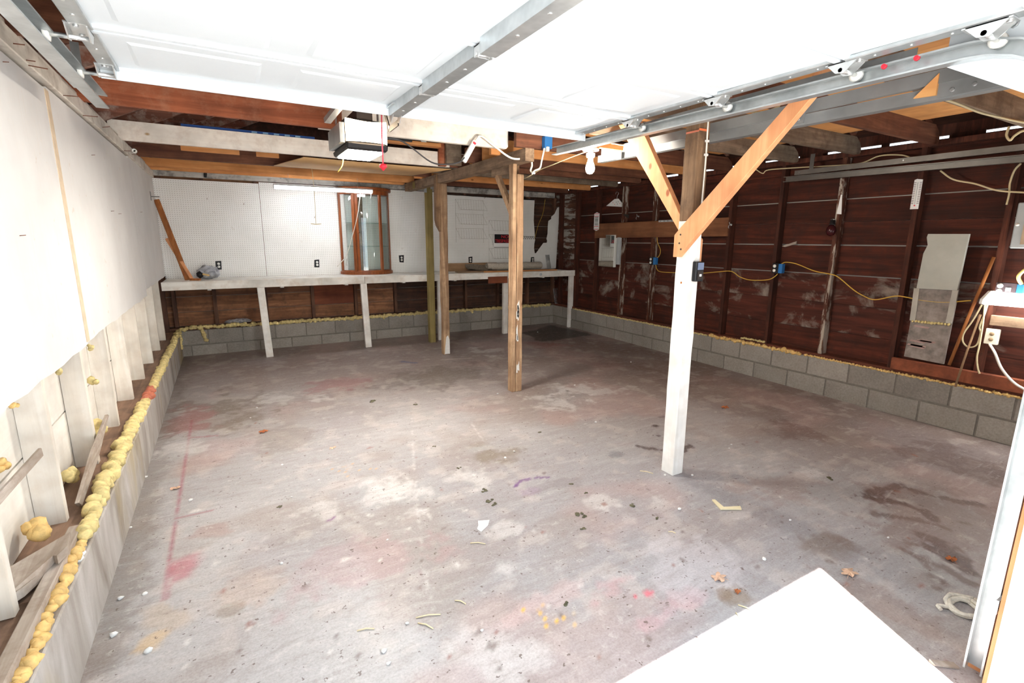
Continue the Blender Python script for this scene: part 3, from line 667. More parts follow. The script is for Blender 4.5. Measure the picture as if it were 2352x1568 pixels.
# ------------------------------------------------------------------ posts and beam
def post_base(x, y): return (x, y, floor_z(x, y))
hb = MB().beam((2.44, 3.93, 2.245), (2.44, 7.3, 2.245), 0.092, 0.108, segs=8, jit=0.002).build('header_beam', M['header'])
tag(hb, 'long grey weathered beam carried on the row of wooden posts', 'beam')
# near white post
t = thing('support_post', (2.452, 2.11, 0), 'near support post, white below and dark weathered wood above, with two orange braces', 'post')
MB().beam((2.452, 2.11, 0.0), (2.452, 2.11, 1.62), 0.094, 0.1, upv=(0, 1, 0), segs=14, jit=0.002).build('post_shaft', M['post_white'], t, 0.004)
MB().beam((2.452, 2.11, 1.62), (2.452, 2.11, 2.30), 0.092, 0.098, upv=(0, 1, 0), segs=8, jit=0.003).build('post_top', M['post_top'], t, 0.004)
MB().prism([(2.147, 1.408), (2.11, 1.409), (1.257, 2.299), (1.345, 2.299), (2.112, 1.575), (2.148, 1.537)], 'X', 2.362, 2.402).build('brace', M['lumber'], t, 0.002)
MB().prism([(2.083, 1.342), (2.11, 1.342), (2.25, 1.575), (2.85, 2.299), (2.66, 2.299), (2.246, 1.672), (2.083, 1.513)], 'X', 2.502, 2.542).build('brace', M['lumber'], t, 0.002)
for y_, z_ in ((2.105, 1.49), (2.10, 1.54), (2.09, 1.455)): MB().lathe([(0.006, -0.001), (0.006, 0.0)], (2.362, y_, z_), 'X', 8).build('nail_hole', M['dark'], t)
MB().box((2.404, 2.0565, 2.118), (2.47, 2.0585, 2.13)).build('orange_mark', plain('orange_paint_mark', (226, 120, 74), 0.7), t)
MB().box((2.4035, 2.06, 2.112), (2.4055, 2.15, 2.122)).build('orange_mark', M['foam_red'], t)
MB().lathe([(0.006, 0), (0.007, 0.002), (0.005, 0.004)], at(1565, 649, 'Y', 2.058), 'Y', 10).build('knot', M['stick'], t)
# middle post (front one of the two weathered ones)
t = thing('support_post', (2.455, 4.19, 0), 'middle weathered tan post with flaking white paint and a short knee brace', 'post')
MB().beam((2.415, 4.185, 0), (2.415, 4.185, 2.30), 0.04, 0.085, upv=(0, 1, 0), segs=10, jit=0.003).build('post_plank', M['post'], t, 0.003)
MB().beam((2.475, 4.185, 0.0), (2.475, 4.185, 2.105), 0.07, 0.09, upv=(0, 1, 0), segs=12, jit=0.004).build('post_shaft', M['post'], t, 0.004)
MB().beam((2.475, 4.25, 1.9), (2.475, 4.25, 2.30), 0.075, 0.04, upv=(0, 1, 0), segs=3, jit=0.002).build('post_block', M['post_top'], t, 0.003)
MB().beam((2.44, 4.235, 2.16), (2.44, 4.62, 2.16), 0.05, 0.07, segs=2, jit=0.002).build('corbel', M['header'], t, 0.004)
MB().beam((2.44, 4.23, 1.75), (2.44, 4.53, 2.13), 0.045, 0.06, segs=3, jit=0.002).build('brace', M['post'], t, 0.003)
for k in range(16):
    z = random.choice([random.uniform(0.02, 0.55), random.uniform(0.02, 0.6), random.uniform(0.7, 0.85)]); x = 2.448+random.uniform(-.006, .02)
    MB().prism([(x-random.uniform(.004, .01), z), (x+random.uniform(.004, .012), z+random.uniform(-.01, .01)), (x+random.uniform(.002, .01), z+random.uniform(.03, .1)), (x-random.uniform(.002, .008), z+random.uniform(.03, .09))], 'Y', 4.1352, 4.1385).build('paint_flake', M['flake'], t)
# rear weathered post
t = thing('support_post', (2.47, 6.06, 0), 'rear weathered grey brown post with split orange base and a notched side plank', 'post')
MB().beam((2.475, 6.06, 0.0), (2.475, 6.06, 2.19), 0.085, 0.09, upv=(0, 1, 0), segs=12, jit=0.004).build('post_shaft', M['post'], t, 0.004)
MB().prism([(2.385, 1.68), (2.43, 1.60), (2.43, 2.30), (2.375, 2.30), (2.37, 1.75)], 'Y', 6.02, 6.10).build('side_plank', M['post_top'], t, 0.003)
MB().prism([(2.44, 0.01), (2.512, 0.01), (2.51, 0.2), (2.49, 0.26), (2.465, 0.24), (2.45, 0.12)], 'Y', 6.008, 6.0135).build('paint_flake', M['flake'], t)
# olive post
t = thing('support_post', (2.60, 6.90, 0), 'new olive treated timber post with knots beside the bench', 'post')
MB().beam((2.60, 6.895, 0), (2.60, 6.895, 2.2), 0.088, 0.088, upv=(0, 1, 0), segs=2).build('post_shaft', M['post_olive'], t, 0.004)
MB().box((2.38, 6.86, 2.20), (2.62, 6.93, 2.285)).build('cap_block', M['post_olive'], t, 0.003)
MB().box((2.52, 6.848, 2.15), (2.56, 6.851, 2.25)).build('tie_plate', M['steel'], t)

# ------------------------------------------------------------------ open garage door overhead
DX0, DX1 = -0.36, 2.11
t = thing('garage_door', (0.87, 1.7, 2.15), 'open white panelled overhead door hanging flat on steel tracks', 'garage door')
def dz(y): return 2.165+(y-0.6)*0.013
joints = [0.60, 1.13, 1.70, 2.27, 2.78]
for a, b in zip(joints[:-1], joints[1:]):
    za, zb = dz(a), dz(b); e = 0.006
    sec = MB().add([(DX0, a+e, za), (DX1, a+e, za), (DX1, b-e, zb), (DX0, b-e, zb), (DX0, a+e, za+0.045), (DX1, a+e, za+0.045), (DX1, b-e, zb+0.045), (DX0, b-e, zb+0.045)],
                   [(0,1,2,3),(4,7,6,5),(0,4,5,1),(1,5,6,2),(2,6,7,3),(3,7,4,0)]).build('door_section', M['door_white'], t, 0.004)
    zc = (za+zb)/2
    for x0, x1 in ((-0.24, 0.22), (0.34, 0.79), (0.95, 1.40), (1.52, 1.98)):
        MB().frust((x0, a+0.10, zc-0.008), (x1, b-0.10, zc+0.004), 'Z', -0.022).build('raised_panel', M['door_white'], sec)
    MB().box((DX0+0.02, b-0.03, zb-0.012), (DX1-0.02, b-0.008, zb+0.002)).build('edge_rail', M['door_white'], sec)
    MB().box((DX0+0.02, a+0.008, za-0.012), (DX1-0.02, a+0.03, za+0.002)).build('edge_rail', M['door_white'], sec)
    c = MB().prism([(0.83, zc-0.05), (0.895, zc-0.05), (0.895, zc+0.004), (0.91, zc+0.004), (0.91, zc+0.006), (0.815, zc+0.006), (0.815, zc+0.004), (0.83, zc+0.004)], 'Y', a+0.02, b-0.025).build('centre_stile', M['steel'], sec, 0.002)
    for yy in (a+0.16, a+0.34):
        MB().lathe([(0.006, -0.003), (0.008, 0)], (0.862, yy, zc-0.0495), 'Z', 8).build('rivet', M['bolt'], sec)
    for xs_, nm in ((DX0, 1), (DX1-0.06, -1)):
        MB().prism([(xs_, zc-0.014), (xs_+0.06, zc-0.014), (xs_+0.06, zc+0.002), (xs_, zc+0.002)], 'Y', a+0.012, b-0.012).build('end_stile', M['steel'], sec, 0.003)
        for k in range(4): MB().lathe([(0.005, -0.004), (0.006, 0)], (xs_+0.03, a+0.1+k*0.11, zc-0.013), 'Z', 6).build('rivet', M['bolt'], sec)
z = dz(2.78)
MB().prism([(2.755, z-0.05), (2.762, z-0.05), (2.762, z+0.045), (2.78, z+0.045), (2.78, z+0.05), (2.755, z+0.05)], 'X', DX0-0.005, DX1+0.03).build('top_strut', M['door_white'], t, 0.001)
def hinge(x, y, wheel=0):
    zz = dz(y); h = MB()
    h.prism([(y-0.05, zz-0.014), (y+0.05, zz-0.014), (y+0.05, zz-0.02), (y+0.02, zz-0.05), (y-0.01, zz-0.055), (y-0.05, zz-0.02)], 'X', x-0.030, x-0.026)
    h.prism([(y-0.05, zz-0.014), (y+0.05, zz-0.014), (y+0.05, zz-0.02), (y+0.02, zz-0.05), (y-0.01, zz-0.055), (y-0.05, zz-0.02)], 'X', x+0.026, x+0.030)
    h.box((x-0.03, y-0.06, zz-0.018), (x+0.03, y+0.06, zz-0.0135))
    o = h.build('hinge', M['bolt'], t)
    zb_ = zz-0.042; x2 = x+wheel*0.085 if wheel else x+0.032
    MB().tube([(x-0.034 if not wheel else x-wheel*0.03, y+0.003, zb_), (x2, y+0.003, zb_)], 0.008, 10).build('hinge_pin', M['bolt'], o)
    for dy in (-0.045, 0.045): MB().lathe([(0.007, -0.006), (0.009, 0)], (x, y+dy, zz-0.018), 'Z', 6).build('bolt', M['bolt'], o)
    if wheel: MB().lathe([(0.012, -0.008), (0.024, -0.007), (0.021, 0), (0.024, 0.007), (0.012, 0.008)], (x2, y+0.003, zb_), 'X', 14).build('roller_wheel', M['white_pl'], o)
for y in joints[1:4]:
    hinge(0.862, y); hinge(DX1-0.02, y, 1); hinge(DX0+0.02, y, -1)
hinge(DX1-0.02, 0.72, 1); hinge(DX0+0.02, 2.73, -1)
# arm bracket on the door and bent black arm
br = MB()
for s in (-1, 1): br.prism([(2.66, dz(2.7)-0.012), (2.76, dz(2.7)-0.012), (2.775, dz(2.7)-0.075), (2.745, dz(2.7)-0.085)], 'X', 0.862+s*0.022-0.002, 0.862+s*0.022+0.002)
br.box((0.82, 2.64, dz(2.7)-0.016), (0.905, 2.77, dz(2.7)-0.011)); br = br.build('arm_bracket', M['bolt'], t)

# ------------------------------------------------------------------ tracks
def channel(pts, w, h, flip=1):
    """U-shaped steel track swept along points in a plane x = const (open side towards flip)"""
    m = MB(); prof = [(0, -h/2), (flip*w, -h/2), (flip*w, -h/2+0.006), (flip*0.003, -h/2+0.003), (flip*0.003, h/2-0.003), (flip*w, h/2-0.006), (flip*w, h/2), (0, h/2)]
    P = [Vector(p) for p in pts]; n = len(prof); vs = []; fs = []
    for i, p in enumerate(P):
        d = (P[min(i+1, len(P)-1)]-P[max(i-1, 0)]).normalized(); nn = Vector((1, 0, 0)).cross(d)
        for a, b in prof: vs.append(p+Vector((a, 0, 0))+nn*b)
    for i in range(len(P)-1):
        for k in range(n): fs.append((i*n+k, i*n+(k+1) % n, (i+1)*n+(k+1) % n, (i+1)*n+k))
    fs += [tuple(range(n)), tuple((len(P)-1)*n+k for k in reversed(range(n)))]
    return m.add(vs, fs)
def angle_iron(x, y0, y1, z, flip=1, a=0.045):
    return MB().prism([(x, z), (x+flip*a, z), (x+flip*a, z+0.003), (x+flip*0.003, z+0.003), (x+flip*0.003, z+a), (x, z+a)], 'Y', y0, y1)
def arc(x, y0, zt, zb, r):
    """vertical run, quarter bend, then the horizontal run"""
    p = [(x, y0, zb), (x, y0, zt-r)]
    for k in range(1, 9):
        an = math.pi/2*k/8; p.append((x, y0+r-r*math.cos(an), zt-r+r*math.sin(an)))
    return p
t = thing('door_track', (2.19, 3.15, 2.1), 'steel track on the right edge of the open door, running down beside the opening', 'door track')
pts = arc(2.195, 0.465, 2.112, 0.02, 0.33)+[(2.195, 1.6, 2.118), (2.195, 3.16, 2.14)]
channel(pts, 0.045, 0.052, -1).build('track_rail', M['steel'], t)
angle_iron(2.197, 0.95, 2.9, 2.142, 1, 0.035).build('angle_iron', M['steel'], t)
MB().prism([(0.44, 1.93), (0.60, 1.93), (0.86, 2.09), (0.86, 2.24), (0.44, 2.24)], 'X', 2.199, 2.203).build('flag_bracket', M['door_white'], t)
for y, z in ((0.55, 2.15), (0.7, 2.17), (0.8, 2.12)): MB().lathe([(0.012, -0.006), (0.014, 0)], (2.199, y, z), 'X', 8).build('bolt', M['bolt'], t)
for z in (0.30, 1.05, 1.6):
    b = MB().box((2.10, 0.428, z), (2.20, 0.436, z+0.05)); b.box((2.197, 0.428, z), (2.201, 0.48, z+0.05)); b.build('jamb_bracket', M['steel'], t)
for y in (0.93, 1.03): MB().lathe([(0.008, -0.01), (0.01, 0)], (2.158, y, 2.13), 'X', 8).build('red_clip', M['red'], t)
t = thing('door_track', (-0.43, 3.15, 2.1), 'steel track beside the white left wall under the joists', 'door track')
pts = arc(-0.455, 0.465, 2.09, 0.02, 0.33)+[(-0.455, 1.6, 2.11), (-0.455, 3.17, 2.135)]
channel(pts, 0.05, 0.06, 1).build('track_rail', M['steel'], t)
angle_iron(-0.458, 0.9, 3.0, 2.145, -1, 0.04).build('angle_iron', M['steel'], t)
MB().box((-0.47, 2.88, 2.15), (-0.44, 2.883, 2.32)).build('hanger_strap', M['steel'], t)
t = thing('door_track', (2.66, 3.25, 2.1), 'wide steel track running behind the near white post', 'door track')
channel([(2.67, 0.75, 2.115), (2.67, 2.0, 2.125), (2.67, 3.27, 2.14)], 0.05, 0.052, 1).build('track_rail', M['steel_mid'], t)
MB().prism([(2.645, 2.15), (2.675, 2.15), (2.675, 2.155), (2.65, 2.157), (2.65, 2.205), (2.645, 2.205)], 'Y', 0.75, 3.2).build('angle_iron', M['steel_mid'], t)
MB().prism([(2.652, 2.095), (2.658, 2.095), (2.658, 2.205), (2.652, 2.205)], 'Y', 0.6, 1.05).build('flag_bracket', M['steel_mid'], t)
MB().prism([(1.05, 2.105), (1.13, 2.11), (1.05, 2.19)], 'X', 2.640, 2.652).build('gusset', M['plywood'], t)
for y, z in ((0.98, 2.17), (0.93, 2.12), (1.0, 2.115), (0.86, 2.15), (0.8, 2.12)): MB().lathe([(0.007, -0.005), (0.009, 0)], (2.652, y, z), 'X', 8).build('bolt', M['bolt'], t)
for y in (1.60, 2.26, 2.96):
    b = MB().box((2.636, y, 2.1), (2.643, y+0.05, 2.205)).build('splice_plate', M['steel_mid'], t)
    for z in (2.12, 2.18): MB().lathe([(0.006, -0.005), (0.008, 0)], (2.636, y+0.025, z), 'X', 8).build('bolt', M['bolt'], t)
MB().box((2.655, 3.1, 2.15), (2.66, 3.14, 2.31)).build('hanger_strap', M['steel_mid'], t)
t = thing('door_track', (5.16, 3.2, 2.11), 'grey steel track in front of the dark brown right wall', 'door track')
channel([(5.18, 0.8, 2.105), (5.18, 2.0, 2.12), (5.18, 3.26, 2.14)], 0.045, 0.052, -1).build('track_rail', M['steel_dull'], t)
MB().prism([(5.14, 2.17), (5.18, 2.17), (5.18, 2.175), (5.145, 2.176), (5.145, 2.215), (5.14, 2.215)], 'Y', 0.8, 3.15).build('angle_iron', M['steel_dull'], t)
st = MB().box((5.165, 2.98, 2.2), (5.17, 3.02, 2.36)).build('hanger_strap', M['steel_dull'], t)
for y in (1.4, 2.2, 3.1): MB().lathe([(0.005, -0.005), (0.007, 0)], (5.14, y, 2.195), 'X', 8).build('bolt', M['bolt'], t)

# ------------------------------------------------------------------ opener
OX = 0.872
t = thing('door_opener', (OX, 3.55, 2.08), 'ceiling mounted door opener with a glowing white lens and black casing', 'opener')
MB().prism([(3.42, 2.104), (3.80, 2.104), (3.84, 2.14), (3.84, 2.25), (3.40, 2.25), (3.40, 2.115)], 'X', OX-0.135, OX+0.135).build('housing', M['black'], t, 0.008)
ln = MB(); n = 10; vs = []
for i in range(n+1):
    u = i/n; x = OX-0.13+0.26*u; bul = 0.045*math.sin(math.pi*min(max(u, 0.0), 1.0))**0.6
    top = 2.245-0.016*math.sin(math.pi*u)
    for z, k in ((2.108, 0.75), (2.13, 1.0), (2.18, 1.0), (top, 0.7)): vs.append((x, 3.398-0.012-bul*k, z))
fs = [(i*4+j, (i+1)*4+j, (i+1)*4+j+1, i*4+j+1) for i in range(n) for j in range(3)]
m_ = len(vs); vs += [(OX-0.13, 3.40, 2.108), (OX+0.13, 3.40, 2.108), (OX+0.13, 3.40, 2.245), (OX-0.13, 3.40, 2.245)]
ln.add(vs, fs+[(m_, m_+3, 3, 2, 1, 0), (m_+1, n*4, n*4+1, n*4+2, n*4+3, m_+2)], True); ln.build('light_lens', M['lens'], t)
MB().prism([(3.385, 2.062), (3.80, 2.062), (3.83, 2.104), (3.365, 2.104)], 'X', OX-0.132, OX+0.132).build('lower_cover', M['black'], t, 0.01)
MB().prism([(3.44, 2.053), (3.76, 2.053), (3.79, 2.0615), (3.41, 2.0615)], 'X', OX-0.11, OX+0.11).build('lower_lens', M['lens2'], t, 0.004)
MB().box((OX-0.165, 3.40, 2.10), (OX-0.136, 3.78, 2.22)).build('side_bracket', M['steel'], t)
ra = MB().box((OX-0.018, 0.44, 2.315), (OX+0.018, 3.5, 2.345)).build('drive_rail', M['steel'], t)
MB().tube([(OX+0.028, 0.5, 2.33), (OX+0.028, 3.5, 2.33)], 0.006, 6).build('chain', M['black_metal'], t)
MB().box((OX-0.05, 3.42, 2.25), (OX+0.05, 3.70, 2.318)).build('rail_mount', M['black_metal'], t)
MB().box((OX-0.03, 3.0, 2.275), (OX+0.04, 3.14, 2.315)).build('trolley', M['black_metal'], t)
for s in (-1, 1):
    MB().prism([(3.6, 2.25), (3.64, 2.25), (3.64, 2.47), (3.6, 2.47)], 'X', OX+s*0.14-0.002, OX+s*0.14+0.002).build('hanger_strap', M['steel'], t)
MB().beam((0.64, 3.42, 2.22), (0.74, 2.8, 2.36), 0.04, 0.03).build('support_angle', M['steel'], t)
arm = MB().beam((0.885, 2.77, dz(2.7)-0.075), (0.905, 3.0, 2.125), 0.006, 0.03, upv=(0, 0.3, 1)); arm.beam((0.905, 3.0, 2.12), (0.885, 3.06, 2.285), 0.006, 0.032, upv=(0, 1, 0)).build('door_arm', M['black_metal'], t)
MB().lathe([(0.01, -0.006), (0.01, 0.006)], (0.905, 2.995, 2.135), 'X', 8).build('arm_bolt', M['bolt'], t)
cx = at(880, 380, 'Y', 3.1)
MB().tube([(cx.x, 3.08, 2.28), (cx.x, 3.10, 2.1), (cx.x, 3.1, cx.z)], 0.004, 6).build('release_cord', M['pink_cord'], t)
MB().lathe([(0.004, 0.012), (0.02, 0.008), (0.024, -0.008), (0.014, -0.016), (0.004, -0.03)], (cx.x, 3.1, cx.z), 'Z', 12).build('release_handle', M['red'], t)
# power strip, and the power cords of opener, strip and blue box
p = Vector((at(1088, 325, 'Y', 4.07).x, 4.045, at(1088, 325, 'Y', 4.07).z)); q = Vector((at(1062, 372, 'Y', 4.07).x, 4.045, at(1062, 372, 'Y', 4.07).z))
t = thing('power_strip', tuple((p+q)/2), 'white power strip hanging slanted from the whitewashed joist', 'power strip')
MB().beam(p, q, 0.042, 0.03, upv=(0, -1, 0)).build('strip_body', M['white_pl'], t, 0.003)
MB().beam(p+(q-p)*0.08+Vector((0, -0.017, 0)), p+(q-p)*0.16+Vector((0, -0.017, 0)), 0.026, 0.01, upv=(0, -1, 0)).build('red_switch', M['red'], t)
for k in range(6):
    c = p+(q-p)*(0.26+k*0.12); MB().beam(c+Vector((0, -0.0155, 0)), c+(q-p).normalized()*0.014+Vector((0, -0.0155, 0)), 0.014, 0.002, upv=(0, -1, 0)).build('socket', M['cream_pl'], t)
def cable(name, label, pts, r, mat, cat='cable', n=6, group=None):
    o = MB().tube(curve_pts(pts, n), r, 6).build(name, mat); return tag(o, label, cat, group)
cable('mains_cord', 'dark grey cord sagging from the door opener to the white power strip',
      [(1.0, 3.55, 2.18), at(925, 325, 'Y', 3.7), at(990, 372, 'Y', 3.9), at(1030, 377, 'Y', 4.0), at(1056, 372, 'Y', 4.02), q+Vector((0.0, -0.02, 0.03))], 0.006, M['cable_g'])
cable('mains_cord', 'thick white cord draped from the power strip down beside the middle post',
      [p+Vector((0, -0.01, 0)), at(1105, 312, 'Y', 4.04), at(1135, 335, 'Y', 4.04), at(1175, 363, 'Y', 4.05), at(1215, 365, 'Y', 4.0), at(1222, 378, 'Y', 3.98), at(1219, 392, 'Y', 3.95), at(1228, 398, 'Y', 3.9)], 0.009, M['cable_w'])
cable('mains_cord', 'short white cord plugged into the blue box under the track',
      [at(1250, 340, 'Y', 3.87), at(1249, 347, 'Y', 3.87), at(1244, 370, 'Y', 3.87), at(1240, 386, 'Y', 3.88), at(1228, 392, 'Y', 3.89), at(1222, 400, 'Y', 3.9)], 0.008, M['cable_w'])
cable('lamp_wire', 'thin cream wire strung from the bare bulb past the middle post',
      [at(1475, 310, 'Y', 2.75), at(1440, 333, 'Y', 2.85), at(1405, 330, 'Y', 2.95), at(1370, 340, 'Y', 3.0), at(1320, 358, 'Y', 3.3), at(1270, 378, 'Y', 3.6), at(1240, 390, 'Y', 3.9), at(1215, 405, 'Y', 4.1), at(1198, 412, 'Y', 4.3)], 0.004, M['cable_c'])
bp = at(1256, 330, 'Y', 3.9)
t = thing('junction_box', tuple(bp), 'blue plastic junction box hanging above the bare bulb', 'junction box')
MB().box((bp.x-0.035, 3.875, bp.z-0.045), (bp.x+0.045, 3.928, bp.z+0.06)).build('box_body', M['blue'], t, 0.004)
MB().box((bp.x-0.025, 3.86, bp.z-0.07), (bp.x+0.005, 3.89, bp.z-0.03)).build('plug', M['white_pl'], t, 0.004)
# bulb
bx = at(1357, 342, 'Y', 2.98); bx = Vector((bx.x, 2.98, bx.z))
t = thing('light_bulb', tuple(bx), 'lit bare bulb in a white ceramic socket under the steel track', 'light bulb')
MB().lathe([(0.058, 0.0), (0.06, 0.012), (0.045, 0.02), (0.02, 0.024)][::-1], (bx.x, 2.98, bx.z-0.012), 'Z', 20).build('ceiling_base', M['white_pl'], t)
MB().lathe([(0.018, 0.0), (0.02, -0.02), (0.032, -0.022), (0.032, -0.036), (0.027, -0.05)][::-1], (bx.x, 2.98, bx.z-0.008), 'Z', 18).build('socket', M['white_pl'], t)
MB().lathe([(0.0005, -0.172), (0.016, -0.169), (0.028, -0.155), (0.0325, -0.135), (0.03, -0.115), (0.02, -0.09), (0.0165, -0.07), (0.0165, -0.055)], (bx.x, 2.98, bx.z), 'Z', 20).build('bulb_glass', M['bulb'], t)
MB().box((bx.x-0.05, 2.95, bx.z+0.012), (bx.x+0.4, 2.99, bx.z+0.05)).build('mount_batten', M['lumber_x'], t)

# fluorescent strip over the bench
t = thing('tube_light', (1.23, 7.0, 2.12), 'lit fluorescent strip light hanging over the left half of the bench', 'strip light')
MB().prism([(6.96, 2.15), (6.975, 2.168), (7.045, 2.168), (7.06, 2.15)], 'X', 0.62, 1.84).build('fixture_body', M['fixture'], t, 0.002)
MB().prism([(6.962, 2.149), (6.968, 2.122), (6.99, 2.112), (7.03, 2.112), (7.052, 2.122), (7.058, 2.149)], 'X', 0.625, 1.83).build('lit_tube', M['tube'], t)
for x in (0.619, 1.83): MB().prism([(6.958, 2.15), (6.966, 2.12), (6.99, 2.11), (7.03, 2.11), (7.054, 2.12), (7.062, 2.15)], 'X', x, x+0.008).build('end_cap', M['fixture'], t)
for x in (0.8, 1.65): MB().tube([(x, 7.01, 2.168), (x, 7.01, 2.3)], 0.002, 5).build('hanger_wire', M['wire'], t)
MB().tube(curve_pts([at(828, 440, 'Y', 7.0), at(822, 490, 'Y', 7.05), at(810, 540, 'Y', 7.2), at(796, 585, 'Y', 7.4), at(775, 612, 'Y', 7.55)]), 0.005, 6).build('power_cord', M['cable_w'], t)
MB().tube([at(852, 440, 'Y', 7.0), at(852, 470, 'Y', 7.0)], 0.003, 5).build('pull_chain', M['bolt'], t)
p = at(715, 372, 'Y', 6.3); e = at(726, 515, 'Y', 6.3)
t = thing('pull_cord', tuple(e), 'thin tan pull cord with a small crossbar hanging before the pegboard', 'pull cord')
MB().tube([(p.x, 6.3, 2.31), (p.x+0.01, 6.3, 2.1), e], 0.003, 5).build('cord', M['cable_c'], t)
MB().tube([e+Vector((-0.055, 0, 0.006)), e, e+Vector((0.055, 0, 0.006))], 0.005, 6).build('crossbar', M['cable_c'], t)

# ------------------------------------------------------------------ workbench
BZ = 1.0
t = thing('workbench', (2.3, 7.27, 0), 'long white painted workbench along the pegboard wall', 'workbench')
for x0, x1 in ((-0.645, 1.655), (1.66, 3.905), (3.91, 5.17)):
    for y0, y1 in ((6.95, 7.165), (7.168, 7.385), (7.388, 7.598)):
        MB().box((x0, y0, BZ-0.022), (x1, y1, BZ)).build('top_board', M['bench'], t, 0.002)
for x0, x1 in ((-0.648, 1.655), (1.66, 3.905), (3.91, 5.255)): MB().box((x0, 6.93, BZ-0.095), (x1, 6.95, BZ+0.003)).build('apron', M['bench'], t, 0.003)
for x, lean in ((0.405, 0.035), (1.675, 0.03), (2.78, 0.0), (3.90, 0.0), (5.215, 0.0)):
    MB().beam((x, 6.99, floor_z(x, 6.99)), (x-lean, 6.985, BZ-0.023), 0.085, 0.05, upv=(0, 1, 0), segs=3, jit=0.001).build('leg', M['bench_leg'], t, 0.003)
for x in (-0.2, 0.6, 1.4, 2.2, 3.0, 3.8, 4.6): MB().box((x, 6.96, BZ-0.11), (x+0.04, 7.58, BZ-0.024)).build('cross_rail', M['bench_leg'], t)
MB().box((3.56, 6.916, BZ-0.165), (3.905, 6.929, BZ-0.06)).build('patch_board', M['ply_red'], t)
MB().prism([(x, z) for x, z in ((4.52, 0.935), (4.55, 0.925), (4.575, 0.945), (4.56, 0.975), (4.53, 0.97))], 'Y', 6.927, 6.9295).build('dark_knot', M['grey_pl'], t)

# curved display cabinet
CXc, CYb, CZ0, CZ1 = 1.855, 7.585, BZ, 2.20
t = thing('display_cabinet', (CXc, 7.45, BZ), 'bow fronted glass display cabinet with oak frame standing on the bench', 'cabinet')
def bow(rx, ry, n=24): return [(CXc+rx*math.cos(math.pi*k/n), CYb-ry*math.sin(math.pi*k/n)) for k in range(n+1)]
MB().prism(bow(0.385, 0.31), 'Z', CZ0, CZ0+0.045).build('base', M['oak'], t, 0.006)
MB().prism(bow(0.365, 0.295), 'Z', CZ0+0.045, CZ0+0.06).build('floor_panel', M['oak'], t)
MB().prism(bow(0.365, 0.295), 'Z', CZ1-0.075, CZ1-0.02).build('frieze', M['oak'], t)
MB().prism(bow(0.40, 0.325), 'Z', CZ1-0.02, CZ1+0.025).build('cornice', M['oak'], t, 0.008)
ang = [3, 62, 122, 177]
for i, a in enumerate(ang):
    an = math.radians(a); x, y = CXc+0.35*math.cos(an), CYb-0.282*math.sin(an)
    for off in ((0,) if i in (0, 1, 3) else (-0.024, 0.024)):
        MB().beam((x+off, y, CZ0+0.045), (x+off, y, CZ1-0.07), 0.042, 0.03, upv=(math.cos(an), -math.sin(an), 0)).build('stile', M['oak'], t, 0.005)
for a0, a1 in ((5, 60), (64, 119), (125, 175)):
    vs = []; fs = []; n = 10
    for r_ in (0.348, 0.344):
        for k in range(n+1):
            an = math.radians(a0+(a1-a0)*k/n)
            for z in (CZ0+0.05, CZ1-0.07): vs.append((CXc+r_*math.cos(an), CYb-(r_-0.068)*math.sin(an), z))
    o_ = 2*(n+1)
    for k in range(n): fs += [(2*k, 2*k+2, 2*k+3, 2*k+1), (o_+2*k, o_+2*k+1, o_+2*k+3, o_+2*k+2)]
    MB().add(vs, fs, True).build('curved_pane', M['glass'], t)
for z in (1.40, 1.73): MB().prism(bow(0.33, 0.262), 'Z', z, z+0.006).build('glass_shelf', M['shelfglass'], t)
MB().box((CXc-0.10, CYb-0.012, CZ0+0.06), (CXc-0.02, CYb-0.002, CZ1-0.075)).build('back_stile', M['header'], t)
MB().lathe([(0.004, 0), (0.012, -0.012), (0.012, -0.02), (0.004, -0.024)], (CXc-0.16, CYb-0.28, 1.6), 'Y', 10).build('knob', M['oak'], t)

# things on the bench
t = thing('rolled_rug', (4.2, 7.4, BZ), 'beige carpet rolled up on the right end of the bench', 'rug')
RZc = BZ+0.075
MB().tube([(3.78, 7.40, RZc), (3.80, 7.40, RZc), (4.85, 7.42, RZc), (4.87, 7.42, RZc)], [0.048, 0.058, 0.058, 0.05], 20).build('roll', M['carpet'], t)
sp = MB(); pr = []
for k in range(40):
    an = k*0.42; r_ = 0.012+0.0012*k; pr.append((7.40+r_*math.cos(an), RZc+r_*math.sin(an)))
sp.tube([(3.775, y, z) for y, z in pr], 0.004, 5).build('spiral_edge', M['carpet_in'], t)
fl = MB(); vs = []; fs = []; n = 12
for i in range(n+1):
    u = i/n
    for yy in (7.33, 7.40, 7.50, 7.56):
        vs.append((3.45+0.4*u, yy, BZ+0.02+0.012*math.sin(u*5+yy*20)+(0.08*((yy-7.33)/0.23)**2)))
        vs.append((3.45+0.4*u, yy, BZ+0.03+0.012*math.sin(u*5+yy*20)+(0.08*((yy-7.33)/0.23)**2)))
for i in range(n):
    for j in range(3):
        a = i*8+j*2; fs += [(a, a+2, a+10, a+8), (a+1, a+9, a+11, a+3)]
fl.add(vs, fs, True).build('loose_flap', M['carpet_in'], t)
o = MB().box((3.12, 7.548, BZ), (4.05, 7.563, BZ+0.13)).build('shelf_board', M['particle'], None, 0.002); tag(o, 'brown shelf board standing on edge behind the rolled carpet', 'board')
o = MB().beam((3.15, 7.2, BZ+0.009), (4.9, 7.15, BZ+0.009), 0.14, 0.016).build('flat_board', M['particle'], None, 0.002); tag(o, 'thin brown board lying flat before the rolled carpet', 'board')
o = MB().beam((3.55, 7.03, BZ+0.0105), (4.95, 7.06, BZ+0.0105), 0.05, 0.018).build('flat_board', M['lumber_x'], None, 0.002); tag(o, 'narrow light strip of wood on the front edge of the bench', 'board')
